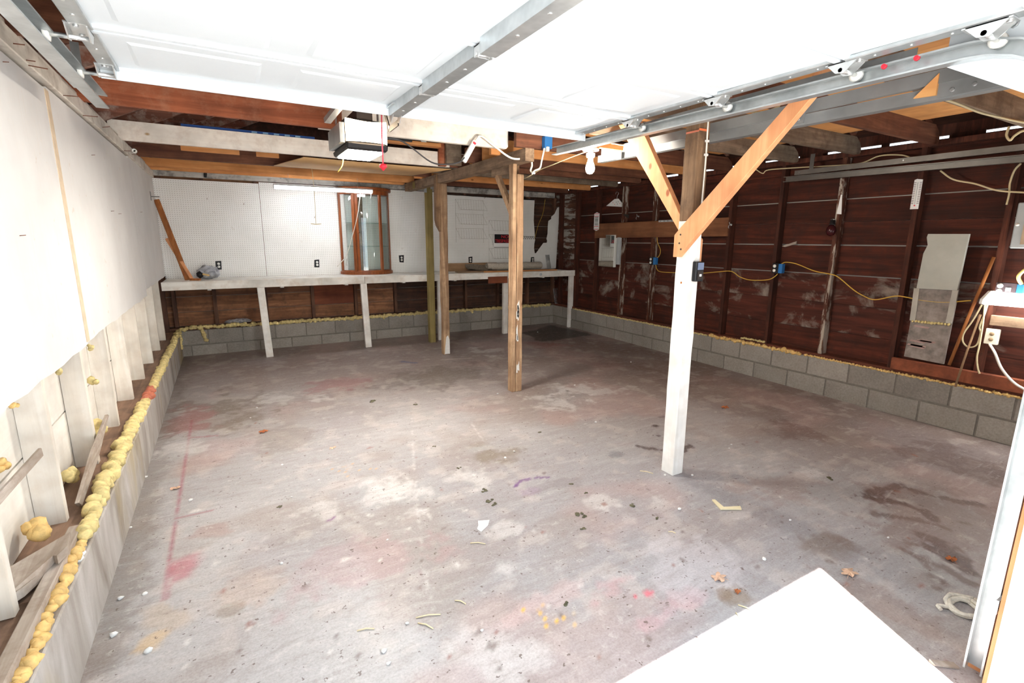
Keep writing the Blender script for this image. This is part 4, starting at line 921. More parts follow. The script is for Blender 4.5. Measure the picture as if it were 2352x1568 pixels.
# boards leaning in the left corner, bag, rag
def lean(name, a, b, w, th, mat, label):
    o = MB().beam(a, b, w, th, upv=(1, 0.2, 0.1)).build(name, mat, None, 0.002); return tag(o, label, 'board')
A0 = at(350, 458, 'Y', 7.5); A1 = at(402, 640, 'Y', 7.30)
lean('leaning_board', (-0.40, 7.25, BZ+0.002), (A0.x+0.04, 7.5, A0.z), 0.022, 0.06, M['stick'], 'tallest orange board leaning in the corner on the bench')
B0 = at(383, 548, 'Y', 7.45)
lean('leaning_board', (-0.35, 7.20, BZ+0.002), (B0.x, 7.45, B0.z), 0.028, 0.034, M['lumber'], 'short pale board leaning in the corner beside the bag')
o = MB().beam((-0.37, 7.18, BZ+0.012), (-0.27, 7.12, BZ+0.012), 0.045, 0.024).build('wood_offcut', M['stick'], None, 0.002); tag(o, 'small orange wood offcut at the foot of the leaning boards', 'wood')
bc = at(428, 622, 'Y', 7.35)
t = thing('plastic_bag', (-0.18, 7.35, BZ), 'crumpled translucent grey plastic bag on the left end of the bench', 'bag')
b = MB(); bm = bmesh.new(); bmesh.ops.create_icosphere(bm, subdivisions=3, radius=1)
for v in bm.verts: v.co *= 1+random.uniform(-.16, .16)
b.add([(-0.18+v.co.x*0.12, 7.35+v.co.y*0.11, BZ+0.085+v.co.z*0.085) for v in bm.verts], [tuple(v.index for v in f.verts) for f in bm.faces]); bm.free()
b.build('bag_film', M['plasticbag'], t)
MB().lump((-0.27, 7.27, BZ+0.06), 0.042, 0.3, 1).build('black_contents', M['black'], t)
MB().beam((-0.24, 7.235, BZ+0.07), (-0.17, 7.24, BZ+0.05), 0.018, 0.02).build('orange_contents', M['foam_o'], t)
rg = MB(); bm = bmesh.new(); bmesh.ops.create_icosphere(bm, subdivisions=3, radius=1); rc = at(548, 740, 'Y', 7.6)
for v in bm.verts: v.co *= 1+random.uniform(-.2, .2)
rg.add([(rc.x+v.co.x*0.15, 7.605+v.co.y*0.05, SH+0.065+v.co.z*0.03) for v in bm.verts], [tuple(v.index for v in f.verts) for f in bm.faces]); bm.free()
o = rg.build('crumpled_rag', plain('grey_rag', (190, 186, 188), 0.9, var=0.4, nscale=25)); tag(o, 'crumpled grey rag lying on the foam along the sill under the bench', 'rag')

# outlets in the pegboard
def outlet(px_, py_, label, ragged_=True, y=7.6):
    p = at(px_, py_, 'Y', y); t = thing('wall_outlet', (p.x, y, p.z), label, 'outlet')
    w, h = 0.035, 0.055; j = lambda: random.uniform(-.006, .006)
    MB().prism([(p.x-w+j(), p.z-h+j()), (p.x+w+j(), p.z-h+j()), (p.x+w+j(), p.z+h+j()), (p.x-w+j(), p.z+h+j())], 'Y', y-0.004, y-0.0005).build('cutout', M['black'], t)
    for s in (-1, 1):
        MB().lathe([(0.001, -0.012), (0.015, -0.012), (0.016, -0.004)], (p.x+0.002, y, p.z+s*0.019), 'Y', 14).build('socket_face', M['white_pl'], t)
        for dx in (-0.005, 0.005): MB().box((p.x+dx+0.001, y-0.0128, p.z+s*0.019-0.002), (p.x+dx+0.003, y-0.0121, p.z+s*0.019+0.006)).build('slot', M['black'], t)
    return t
outlet(502, 609, 'black outlet cutout nearest the left corner of the pegboard')
outlet(728, 605, 'torn outlet cutout to the left of the display cabinet')
outlet(922, 594, 'outlet cutout just right of the display cabinet')
outlet(1080, 597, 'outlet just above the brown shelf board on the bench')
outlet(1223, 597, 'outlet at the tip of the torn pegboard above the rolled carpet')
# wire racks on pegboard
def wire_rack(x0, x1, zt, zb, rows, label):
    t = thing('wire_rack', ((x0+x1)/2, 7.58, zb), label, 'wire rack'); H = (zt-zb)/rows; y = 7.59
    for x in (x0, x1): MB().tube([(x, y, zt), (x, y, zb)], 0.0016, 5).build('side_wire', M['wire'], t)
    for r in range(rows):
        z = zt-r*H; zl = z-H*0.72
        MB().tube([(x0, y, z), (x1, y, z)], 0.0016, 5).build('rim_wire', M['wire'], t)
        MB().tube([(x0, y, z), (x0+0.05, y-0.09, zl), (x1+0.03, y-0.09, zl), (x1-0.02, y, z)], 0.0016, 5).build('basket_wire', M['wire'], t)
        n = 11
        for k in range(1, n):
            x = x0+(x1-x0)*k/n; MB().tube([(x, y, z), (x+0.01, y-0.005, zl), (x+0.012, y-0.09, zl), (x+0.012, y-0.092, zl+0.02)], 0.0011, 4).build('cross_wire', M['wire'], t)
    return t
a = at(1046, 457, 'Y', 7.59); b = at(1113, 557, 'Y', 7.59); wire_rack(a.x, b.x-0.02, a.z, b.z, 3, 'three tier wire rack hung on the pegboard left of the sign')
a = at(1123, 506, 'Y', 7.59); b = at(1190, 600, 'Y', 7.59); wire_rack(a.x, b.x, a.z, b.z-0.01, 3, 'wire rack partly hidden behind the middle post and the sign')
# sign
a = at(1134, 536, 'Y', 7.49); b = at(1192, 568, 'Y', 7.49); zt, zb = a.z, at(1137, 567, 'Y', 7.49).z
t = thing('warning_sign', ((a.x+b.x)/2, 7.49, zb), 'black and red no trespassing sign standing in the wire rack', 'sign')
wd = 0.42; x0, x1 = a.x, a.x+wd
MB().box((x0, 7.487, zb), (x1, 7.490, zt)).build('sign_board', M['paper'], t)
MB().box((x0+0.012, 7.4855, zb+0.065), (x1-0.012, 7.487, zt-0.012)).build('black_field', M['black'], t)
hh = zt-zb
textmesh('sign_word', 'NO', M['red'], ((x0+x1)/2, 7.485, zt-0.075), (math.pi/2, 0, 0), 0.07, t, 0.0004, 1.3)
textmesh('sign_word', 'TRESPASSING', M['red'], ((x0+x1)/2, 7.485, zb+0.075), (math.pi/2, 0, 0), 0.075, t, 0.0004, 0.82)
MB().tube([(x0, 7.48, zb-0.004), (x1, 7.48, zb-0.004)], 0.003, 5).build('rack_edge', M['black_metal'], t)
# hook strip
a = at(1200, 543, 'Y', 7.59); b = at(1227, 549, 'Y', 7.59)
t = thing('hook_strip', (a.x, 7.59, b.z), 'short black hook rail on the pegboard beside the torn hole', 'hook rail')
MB().tube([a, (b.x, 7.59, a.z)], 0.003, 5).build('rail', M['black_metal'], t)
for k in range(7):
    x = a.x+(b.x-a.x)*k/6; MB().tube([(x, 7.59, a.z), (x+0.012, 7.58, a.z-0.03), (x+0.004, 7.565, a.z-0.045), (x+0.012, 7.555, a.z-0.03)], 0.0028, 5).build('hook', M['black_metal'], t)
cable('loose_wire', 'thin yellow wire hanging inside the torn pegboard hole', [at(1252, 458, 'Y', 7.64), at(1247, 490, 'Y', 7.64), at(1237, 515, 'Y', 7.63), at(1230, 540, 'Y', 7.61), at(1228, 550, 'Y', 7.595)], 0.004, M['cable_y'])
# wire grids in the right back corner
def grid(name, x, y, z, w, h, nx_, nz_, rotz, tilt, label):
    t = thing(name, (x, y, z), label, 'wire grid'); R = Matrix.Rotation(rotz, 3, 'Z') @ Matrix.Rotation(tilt, 3, 'X')
    f = lambda u, v: Vector((x, y, z))+R @ Vector((u, 0, v))
    fr = MB().tube([f(-w/2, 0), f(w/2, 0), f(w/2, h), f(-w/2, h), f(-w/2, 0)], 0.004, 5); fr.build('frame_wire', M['bolt'], t)
    for k in range(1, nx_): MB().tube([f(-w/2+w*k/nx_, 0), f(-w/2+w*k/nx_, h)], 0.002, 4).build('upright_wire', M['bolt'], t)
    for k in range(1, nz_): MB().tube([f(-w/2, h*k/nz_), f(w/2, h*k/nz_)], 0.002, 4).build('cross_wire', M['bolt'], t)
p = at(1285, 693, 'Y', 7.45); grid('wire_shelf', p.x-0.02, 7.45, SH+0.035, 0.16, 0.27, 5, 10, 0.1, -0.25, 'chrome wire shelf leaning in the corner under the bench')
p = at(1302, 600, 'Y', 7.5); grid('wire_basket', 5.11, 7.52, BZ+0.003, 0.14, 0.25, 8, 10, 0.5, -0.15, 'small wire grid standing at the right end of the bench')

c = at(303, 347, 'X', -0.632)
o = MB().lathe([(0.010, 0), (0.019, 0), (0.019, -0.05), (0.010, -0.05), (0.010, 0)], (-0.61, c.y, c.z), 'Y', 16).build('conduit_end', M['white_pl']); tag(o, 'open white conduit end on the top plate of the left wall', 'conduit')
c = at(471, 402, 'Y', 7.585)
o = MB().beam((c.x, 7.57, c.z-0.03), (c.x+0.01, 7.57, c.z+0.05), 0.05, 0.03, segs=2, jit=0.004).build('black_clip', M['black'], None, 0.004); tag(o, 'small black clip on the grimy plate above the pegboard', 'clip')
c = at(346, 450, 'X', PX+0.007)
t = thing('shelf_bracket', (PX+0.01, c.y, c.z), 'small steel bracket on the left wall above the leaning boards', 'bracket')
MB().box((PX+0.0065, c.y-0.03, c.z-0.05), (PX+0.010, c.y+0.03, c.z+0.05)).build('plate', M['steel_dull'], t)
MB().box((PX+0.010, c.y-0.01, c.z-0.01), (PX+0.09, c.y+0.01, c.z+0.0)).build('prong', M['steel_dull'], t)

# ------------------------------------------------------------------ things on the right wall
SXF = 5.27                                      # front face of the right wall's studs
def Pw(px_, py_, x=SXF): p = at(px_, py_, 'X', x); return (p.y, p.z)
# long plank with hooks
pl = [Pw(1368, 530), Pw(1368, 487), Pw(1672, 468), Pw(1672, 508)]
t = thing('wall_plank', (SXF, 5.2, 1.6), 'long brown plank nailed across the right wall studs with metal hooks', 'plank')
MB().prism([(6.43, 1.545), (3.96, 1.565), (3.96, 1.785), (6.43, 1.77)], 'X', SXF-0.024, SXF-0.001).build('board', M['shelf_plank'], t, 0.002)
def hook(y, z, x, parent):
    h = MB().lathe([(0.012, -0.004), (0.012, 0)], (x, y, z), 'X', 10)
    h.tube([(x, y, z), (x-0.03, y, z), (x-0.045, y, z-0.012), (x-0.05, y, z-0.03), (x-0.04, y, z-0.042)], 0.004, 6); h.tube([(x, y, z), (x-0.035, y, z+0.012), (x-0.04, y, z+0.03)], 0.004, 6)
    return h.build('hook', M['bolt'], parent)
for px_, py_ in ((1467, 497), (1640, 495)): y, z = Pw(px_, py_, SXF-0.024); hook(y, z, SXF-0.024, t)
y, z = Pw(1513, 508, SXF-0.026); y2, z2 = Pw(1548, 506, SXF-0.026)
MB().box((SXF-0.03, y2, z-0.012), (SXF-0.024, y, z+0.012)).build('mending_plate', M['bolt'], t)
for k in range(4): MB().lathe([(0.006, -0.002), (0.006, 0)], (SXF-0.030, y+(y2-y)*(k+0.5)/4, z), 'X', 8).build('screw_hole', M['dark'], t)
MB().prism([Pw(1430, 492, SXF-0.025), Pw(1445, 492, SXF-0.025), Pw(1444, 502, SXF-0.025)], 'X', SXF-0.0255, SXF-0.0242).build('dark_stain', M['dark'], t)
# printed tag at the plank end
y0, z0 = Pw(1364, 530, 5.24); y1, z1 = Pw(1377, 487, 5.24)
t = thing('barcode_tag', (5.24, (y0+y1)/2, z0), 'white tag with red bands and barcodes at the end of the brown plank', 'tag')
ya, yb = max(y0, y1), min(y0, y1)
MB().prism([(ya, z0+0.02), ((ya+yb)/2, z0-0.0), (yb, z0+0.02), (yb, z1-0.02), ((ya+yb)/2, z1), (ya, z1-0.02)], 'X', 5.236, 5.2435).build('tag_card', M['paper'], t)
for f in (0.08, 0.24, 0.78, 0.92): MB().box((5.2353, ya-0.008, z0+(z1-z0)*f-0.004), (5.2358, yb+0.008, z0+(z1-z0)*f+0.004)).build('red_band', M['red'], t)
for k in range(26):
    f = 0.29+k*0.018; MB().box((5.2353, ya-0.02, z0+(z1-z0)*f), (5.2358, yb+0.02, z0+(z1-z0)*f+random.choice((.0012, .002, .003)))).build('barcode_bar', M['black'], t)
# hook on stud, right of braces
y, z = Pw(1680, 516); t = thing('coat_hook', (SXF, y, z), 'chrome coat hook screwed to the stud right of the near post', 'hook'); hook(y, z, SXF-0.001, t)
# clothes hanger
cy, cz = Pw(1414, 456, 5.33)
t = thing('clothes_hanger', (5.33, cy, cz), 'white printed card hanger on the dark wall above the brown plank', 'hanger')
tri = [Pw(1393, 473, 5.335), Pw(1412, 457, 5.335), Pw(1421, 456, 5.335), Pw(1429, 466, 5.335), Pw(1429, 475, 5.335)]
MB().prism(tri, 'X', 5.33, 5.336).build('card_body', M['paper'], t)
a = Pw(1417, 457, 5.333)
MB().tube(curve_pts([(5.333, a[0], a[1]), (5.333, *Pw(1418, 450, 5.333)), (5.333, *Pw(1421, 443, 5.333)), (5.333, *Pw(1416, 441, 5.333)), (5.333, *Pw(1414, 446, 5.333))], 5), 0.003, 5).build('wire_hook', M['bolt'], t)
for px_, py_, mm in ((1408, 465, 'red'), (1412, 469, 'red'), (1424, 467, 'red'), (1416, 464, 'black'), (1418, 468, 'black'), (1420, 463, 'black')):
    p = Pw(px_, py_, 5.33); MB().prism([(p[0]-.008, p[1]-.008), (p[0]+.008, p[1]-.006), (p[0]+.003, p[1]+.009)], 'X', 5.3292, 5.3299).build('print_mark', M[mm], t)
# mirror
q = [Pw(1373, 612, 5.25), Pw(1411, 612, 5.25), Pw(1411, 538, 5.25), Pw(1373, 541, 5.25)]
ya, yb = q[0][0], q[1][0]; za, zb = (q[0][1]+q[1][1])/2, (q[2][1]+q[3][1])/2
t = thing('wall_mirror', (5.25, (ya+yb)/2, za), 'frameless mirror on the right wall reflecting the pegboard', 'mirror')
mm = MB().add([(5.262, ya, za), (5.225, yb, za), (5.225, yb, zb), (5.262, ya, zb), (5.268, ya, za), (5.231, yb, za), (5.231, yb, zb), (5.268, ya, zb)], [(0,1,2,3),(4,7,6,5),(0,4,5,1),(1,5,6,2),(2,6,7,3),(3,7,4,0)])
mm.build('mirror_plate', M['mirror'], t)
MB().box((5.223, yb-0.012, za), (5.268, yb-0.001, zb)).build('edge_strip', M['white_pl'], t)
y, z = Pw(1417, 545, 5.25); y_, z_ = Pw(1416, 607, 5.25)
o = MB().box((5.235, yb-0.12, z_), (5.268, yb-0.05, z)).build('metal_bracket', M['grey_pl'], None, 0.002); tag(o, 'narrow grey metal plate on the stud just right of the mirror', 'metal plate')
# outlet boxes with blue backs
def blue_outlet(px_, py_, label, x=SXF, flip=-1):
    y, z = Pw(px_, py_, x-0.03); t = thing('wall_outlet', (x, y, z), label, 'outlet')
    MB().box((x-0.055, y-0.065, z-0.05), (x-0.001, y-0.022, z+0.05)).build('blue_box', M['blue'], t, 0.003)
    MB().box((x-0.058, y-0.022, z-0.055), (x-0.001, y+0.045, z+0.055)).build('black_cover', M['black'], t, 0.002)
    for s in (-1, 1): MB().lathe([(0.001, -0.006), (0.017, -0.006), (0.018, 0)], (x-0.058, y+0.018, z+s*0.024), 'X', 14).build('socket_face', M['white_pl'], t)
    return t
blue_outlet(1500, 599, 'outlet with a blue box on the stud left of the near white post')
blue_outlet(1786, 616, 'outlet with a blue box in the middle of the right wall')
YX = 5.26
def wy(pts, x=YX): return [at(a, b, 'X', x) for a, b in pts]
cable('yellow_cable', 'yellow cable looping from the blue outlet beside the near post up to the plank', wy([(1500, 592), (1512, 590), (1517, 575), (1510, 555), (1510, 535), (1514, 515)]), 0.005, M['cable_y'])
cable('yellow_cable', 'yellow cable sagging along the right wall behind the near white post', wy([(1506, 606), (1509, 618), (1518, 624), (1550, 626), (1600, 628), (1650, 624), (1680, 623), (1700, 636), (1725, 643), (1765, 642), (1783, 632), (1788, 624)]), 0.005, M['cable_y'])
cable('yellow_cable', 'yellow cable drooping from the mid wall outlet to the lit fixture at right', wy([(1795, 606), (1805, 602), (1830, 606), (1870, 622), (1905, 629), (1925, 636), (1960, 665), (1985, 680), (2010, 688), (2055, 680), (2080, 682), (2120, 690), (2170, 694), (2230, 690)], 5.24), 0.005, M['cable_y'])
cable('cream_cable', 'cream cable stapled along the top of the right wall', wy([(1735, 388), (1752, 398), (1765, 390), (1830, 385), (1900, 381), (1975, 375), (2020, 358), (2070, 356), (2100, 365)], 5.25), 0.006, M['cable_c'])
cable('cream_cable', 'cream cable sagging below the grey track at the upper right', wy([(2160, 392), (2190, 412), (2240, 422), (2290, 437), (2352, 442), (2400, 444)], 5.22), 0.007, M['cable_c'])
cable('cream_cable', 'cream cable dropping behind the track to the grey electrical panel', wy([(2345, 375), (2330, 392), (2320, 420), (2318, 445), (2312, 470)], 5.235), 0.007, M['cable_c'])
cable('white_cable', 'white cable stapled down the weathered top of the near post', [(2.47, 2.055, 2.3), (2.468, 2.054, 2.15), (2.472, 2.054, 2.0), (2.47, 2.053, 1.85), (2.468, 2.053, 1.7), (2.47, 2.053, 1.55), (2.472, 2.053, 1.40)], 0.005, M['cable_w'])
for k, z in enumerate((2.06, 1.985)):
    o = MB().box((2.460, 2.048, z), (2.484, 2.059, z+0.012)).build('cable_staple', M['white_pl']); tag(o, ('upper' if k == 0 else 'lower')+' white staple over the cable on the near post', 'staple')
# black wall button on the post
bz = 1.265
t = thing('wall_control', (2.475, 2.05, bz), 'black door control switch mounted on the near white post', 'switch')
MB().box((2.435, 2.028, bz), (2.505, 2.058, bz+0.118)).build('case', M['black'], t, 0.004)
MB().box((2.448, 2.025, bz+0.07), (2.498, 2.029, bz+0.112)).build('display', plain('grey_display', (112, 124, 150), 0.3), t)
MB().box((2.45, 2.025, bz+0.012), (2.494, 2.029, bz+0.06)).build('button_field', M['dark'], t)
MB().box((2.464, 2.0235, bz+0.03), (2.482, 2.0255, bz+0.044)).build('button', M['white_pl'], t)
MB().box((2.46, 2.0575, bz+0.155), (2.485, 2.0595, bz+0.166)).build('screw_tab', M['white_pl'], t)
# flashlight and knife shaped scrap on the stud
y, z = Pw(1930, 470); y2, z2 = Pw(1924, 491)
o = MB().prism([Pw(1932, 447, SXF), Pw(1935, 447, SXF), Pw(1933, 492, SXF), Pw(1922, 491, SXF)], 'X', SXF-0.006, SXF-0.001).build('paper_scrap', M['paper']); tag(o, 'narrow pointed white scrap stuck high on a brown stud', 'scrap')
y, z = Pw(1912, 528, 5.25)
t = thing('hanging_lamp', (5.25, y, z), 'small dark red lamp hanging from the stud below the white scrap', 'lamp')
MB().lathe([(0.004, 0.07), (0.022, 0.065), (0.024, 0.03), (0.03, 0.02)][::-1], (5.235, y, z+0.03), 'Z', 14).build('lamp_neck', M['black'], t)
MB().lathe([(0.004, -0.06), (0.03, -0.05), (0.044, -0.015), (0.04, 0.02), (0.022, 0.045), (0.006, 0.052)], (5.225, y, z), 'Z', 16).build('lamp_body', plain('dark_red_gloss', (58, 22, 26), 0.2), t)
MB().tube([(5.268, y+0.01, z+0.11), (5.235, y+0.02, z+0.10), (5.235, y-0.02, z+0.10)], 0.003, 5).build('hook_wire', M['bolt'], t)
# scrap in gap
o = MB().prism([Pw(1796, 565, 5.355), Pw(1830, 554, 5.355), Pw(1829, 560, 5.355), Pw(1803, 567, 5.355)], 'X', 5.350, 5.363).build('wood_chip', M['grey_wood']); tag(o, 'pale splinter of wood stuck in a gap of the right wall', 'splinter')
# thermometer
ya, za = Pw(2112, 427, SXF); yb, zb = Pw(2100, 487, SXF)
t = thing('thermometer', (SXF, 2.11, zb), 'white wall thermometer on the stud below the grey track', 'thermometer')
yc = 2.115; zb, za = 1.79, 2.035
MB().prism([(yc-0.03, zb), (yc+0.03, zb), (yc+0.03, za), (yc+0.012, za+0.008), (yc-0.03, za)], 'X', SXF-0.008, SXF-0.0008).build('plate', M['paper'], t, 0.001)
MB().tube([(SXF-0.0095, yc, zb+0.04), (SXF-0.0095, yc, za-0.02)], 0.002, 6).build('glass_tube', M['grey_pl'], t)
MB().lathe([(0.002, -0.004), (0.006, -0.002), (0.006, 0.0)], (SXF-0.008, yc, zb+0.03), 'X', 10).build('red_bulb', M['red'], t)
for k in range(13):
    for s in (-1, 1): MB().box((SXF-0.0088, yc+s*0.028, zb+0.045+k*0.0145), (SXF-0.0079, yc+s*0.012, zb+0.049+k*0.0145)).build('tick', M['dark'], t)
# pale panel leaning on the wall
def Pl(px_, py_): p = at(px_, py_, 'X', 5.235); return (p.y, p.z)
t = thing('siding_panel', (5.23, 1.8, 0.475), 'tall grey siding panel with peeled lower half leaning on the right wall', 'panel')
up_ = [Pl(2130, 545), Pl(2133, 537), Pl(2228, 537), Pl(2200, 667), Pl(2106, 662), Pl(2122, 582), Pl(2132, 563)]
MB().prism(up_, 'X', 5.222, 5.250).build('clapboard', plain('grey_clapboard', (186, 186, 176), 0.7, var=0.06, nscale=6), t, 0.002)
lo_ = [Pl(2106, 660), Pl(2202, 664), Pl(2167, 836), Pl(2076, 818)]
MB().prism(lo_, 'X', 5.236, 5.254).build('peeled_board', plain('peeled_grey_wood', (164, 152, 144), 0.85, var=0.3, nscale=14), t)
for a, b in (((2107, 662), (2097, 736)), ((2196, 666), (2180, 742))):
    p0, p1 = Pl(*a), Pl(*b); MB().prism([(p0[0]+0.022, p0[1]), (p0[0]-0.018, p0[1]), (p1[0]-0.018, p1[1]), (p1[0]+0.022, p1[1])], 'X', 5.226, 5.236).build('edge_batten', plain('pale_strip', (190, 184, 172), 0.8, var=0.1), t)
fm = MB()
for k in range(12):
    p0, p1 = Pl(2097, 737), Pl(2180, 745); f = k/11; fm.lump((5.228, p0[0]+(p1[0]-p0[0])*f, p0[1]+(p1[1]-p0[1])*f), 0.013, 0.3, 1)
fm.build('foam_line', M['foam'], t)
for k in range(7):
    f = random.random(); g_ = random.uniform(0.56, 0.9); a, b = Pl(2100-20*g_, 665+150*g_), Pl(2195-26*g_, 668+155*g_)
    y = a[0]+(b[0]-a[0])*(0.2+0.4*f); z = a[1]-0.0+(b[1]-a[1])*f
    MB().prism([(y+0.06, z), (y-0.05, z-0.006), (y-0.06, z+0.01), (y+0.05, z+0.014)], 'X', 5.2345, 5.2362).build('paint_patch', plain('pinkish_paint', (190, 158, 150), 0.8, var=0.2), t)
# sticks
def rod(name, a, b, r, mat, label):
    o = MB().tube([a, ((Vector(a)+Vector(b))/2)+Vector((0, 0.004, 0)), b], r, 8).build(name, mat); return tag(o, label, 'stick')
p0 = at(2180, 838, 'X', 5.17); p1 = at(2283, 590, 'X', 5.24); rod('wooden_stick', p0, p1, 0.012, M['stick'], 'thick orange stick leaning beside the grey siding panel')
p0 = at(2194, 888, 'X', 5.15); p1 = at(2252, 722, 'X', 5.20); rod('wooden_stick', p0, p1, 0.008, M['particle'], 'thin pale stick leaning below the lit fixture')
# electrical panel
y0, z1 = Pw(2307, 470, 5.2); zb = Pw(2290, 560, 5.2)[1]
t = thing('electrical_panel', (5.22, 1.2, 1.45), 'grey electrical panel with a tan cover high on the right wall', 'electrical panel')
MB().box((5.19, 0.95, 1.465), (5.269, 1.43, 1.80)).build('cabinet', M['grey_pl'], t, 0.006)
MB().box((5.184, 0.97, 1.495), (5.191, 1.375, 1.775)).build('tan_cover', plain('tan_scuffed_card', (206, 180, 152), 0.8, var=0.25, nscale=7), t)
MB().lathe([(0.004, -0.012), (0.012, -0.006), (0.012, 0)], (5.19, 1.41, 1.64), 'X', 10).build('latch', M['white_pl'], t)
# lit fixture at right
t = thing('wrap_light', (5.15, 1.0, 1.05), 'lit white diffuser strip light fixed to the right wall', 'strip light')
MB().prism([(5.262, 1.05), (5.262, 1.13), (5.20, 1.13), (5.075, 1.075), (5.068, 1.045), (5.11, 1.035)], 'Y', 0.42, 1.485).build('diffuser', M['rtube'], t, 0.002)
MB().prism([(5.264, 1.045), (5.264, 1.135), (5.195, 1.135), (5.068, 1.078), (5.06, 1.042), (5.11, 1.03)], 'Y', 1.485, 1.505).build('end_cap', M['white_pl'], t, 0.002)
y, z = Pw(2310, 663, 5.2)
t = thing('wall_outlet', (5.24, 1.32, 1.17), 'double outlet with a blue box above the lit strip light', 'outlet')
yo, zo = Pw(2310, 663, 5.215)
MB().box((5.215, yo-0.06, zo-0.045), (5.268, yo+0.06, zo+0.045)).build('cover', plain('dark_violet_cover', (74, 62, 66), 0.5), t, 0.002)
MB().box((5.21, yo-0.10, zo-0.045), (5.268, yo-0.061, zo+0.04)).build('blue_box', M['blue'], t, 0.003)
for s in (-1, 1):
    MB().lathe([(0.001, -0.006), (0.018, -0.006), (0.019, 0)], (5.215, yo+0.035, zo+s*0.021), 'X', 14).build('socket_face', M['white_pl'], t)
MB().box((5.209, yo-0.03, zo-0.02), (5.215, yo-0.0, zo+0.01)).build('switch', M['white_pl'], t)
yc0 = yo-0.08
cable('yellow_cable', 'thick pale yellow cable looping up from the blue box above the strip light', [(5.22, yc0, zo+0.04), (5.205, yc0+0.02, zo+0.10), (5.20, yc0-0.02, zo+0.16), (5.19, yc0-0.10, zo+0.2), (5.19, yc0-0.25, zo+0.2)], 0.012, plain('pale_yellow_cable', (236, 220, 130), 0.6))
cable('white_cable', 'white cable hanging in a long loop below the strip light', wy([(2255, 700), (2235, 735), (2214, 765), (2212, 785), (2225, 797), (2243, 792), (2252, 765), (2250, 750)], 5.19)+wy([(2262, 720), (2268, 700)], 5.19), 0.006, M['cable_c'])
cable('white_cable', 'white cable hanging straight down with a loose plug end', wy([(2262, 700), (2258, 740), (2250, 790), (2244, 820), (2246, 845), (2250, 858)], 5.18), 0.006, M['cable_c'])
y0, z0 = Pw(2265, 745, 5.25); _, z1 = Pw(2268, 722, 5.25)
o = MB().box((5.235, 0.7, z0-0.0), (5.268, 1.47, z1)).build('cleat_board', M['header'], None, 0.003); tag(o, 'short brown cleat board under the lit strip light', 'board')
y, z = Pw(2277, 773, 5.235)
t = thing('wall_outlet', (5.25, y, z-0.06), 'cream outlet plate below the lit strip light with a white cord', 'outlet')
MB().box((5.235, y-0.042, z-0.062), (5.268, y+0.042, z+0.062)).build('plate', M['cream_pl'], t, 0.004)
for s in (-1, 1): MB().lathe([(0.001, -0.003), (0.014, -0.003), (0.015, 0)], (5.235, y, z+s*0.022), 'X', 12).build('socket_face', plain('dirty_socket', (150, 128, 100), 0.6), t)
cable('white_cable', 'white cord curving from the cream outlet plate down to the floor', [(5.23, y, z-0.06)]+wy([(2285, 810), (2300, 845), (2325, 875), (2352, 893), (2400, 915)], 5.17), 0.009, M['cable_w'])
cable('cream_cable', 'cream cable lying along the underside of the second joist at upper right', [at(2160, 225, 'Z', 2.297), at(2200, 238, 'Z', 2.296), at(2250, 258, 'Z', 2.296), at(2300, 270, 'Z', 2.296), at(2345, 280, 'Z', 2.297), at(2400, 288, 'Z', 2.297)], 0.007, M['cable_c'])
cable('cream_cable', 'cream cable end hanging in a hook shape at the upper right edge', wy([(2318, 290), (2312, 310), (2320, 322), (2330, 312), (2352, 300), (2400, 296)], 4.9), 0.008, M['cable_c'])
cable('yellow_cable', 'pale yellow cable sagging between the two braces under the open door', [at(1715, 252, 'Z', 2.28), at(1735, 258, 'Z', 2.26), at(1765, 255, 'Z', 2.27), at(1790, 243, 'Z', 2.28)], 0.007, M['cable_c'])
cable('yellow_wire', 'thin yellow wire dangling below the door opener', [at(787, 345, 'Y', 3.6), at(788, 362, 'Y', 3.62), at(786, 380, 'Y', 3.62), at(776, 395, 'Y', 3.65)], 0.003, M['cable_y'])

# ------------------------------------------------------------------ spray foam beads and lumps
def foam(name, pts, r, mat, label, step=0.6, jit=0.3):
    b = MB(); P = [Vector(p) for p in pts]
    for p, q in zip(P[:-1], P[1:]):
        L = (q-p).length; d = 0
        while d < L:
            rr = r*random.uniform(0.65, 1.3); c = p.lerp(q, d/L)+Vector((random.uniform(-.4, .4)*r, random.uniform(-.4, .4)*r, random.uniform(-.3, .5)*r))
            b.lump(c, rr, 0.2, 2 if r > 0.018 else 1, (random.uniform(.8, 1.1), random.uniform(.7, 1.2), random.uniform(.7, 1.0))); d += rr*step*random.uniform(.7, 1.7)
    o = b.build(name, mat)
    if label: tag(o, label, 'foam')
    return o
foam('foam_bead', [(XL-0.015, 1.3, SH-0.012), (XL-0.018, 2.3, SH+0.0)], 0.02, M['foam_o'], 'amber foam bead on the left footing nearest the opening')
foam('foam_bead', [(XL-0.018, 2.36, SH+0.012), (XL-0.02, 3.3, SH+0.03), (XL-0.015, 4.25, SH+0.015)], 0.03, M['foam'], 'lumpy yellow foam bead along the middle of the left footing')
foam('foam_bead', [(XL-0.015, 4.26, SH+0.01), (XL-0.015, 4.62, SH+0.008)], 0.026, M['foam_red'], 'red stained stretch of the foam bead on the left footing')
foam('foam_bead', [(XL-0.015, 4.64, SH+0.008), (XL-0.012, 7.48, SH+0.0)], 0.026, M['foam'], 'yellow foam bead at the far end of the left footing')
foam('foam_bead', [(-0.58, YB+0.005, SH+0.0), (-0.45, YB+0.005, SH+0.03), (0.3, YB+0.005, SH+0.015), (1.4, YB+0.008, SH+0.01), (2.6, YB+0.01, SH+0.005), (4.0, YB+0.01, SH+0.002), (5.15, YB+0.01, SH+0.002)], 0.026, M['foam'], 'long yellow foam bead along the footing under the workbench')
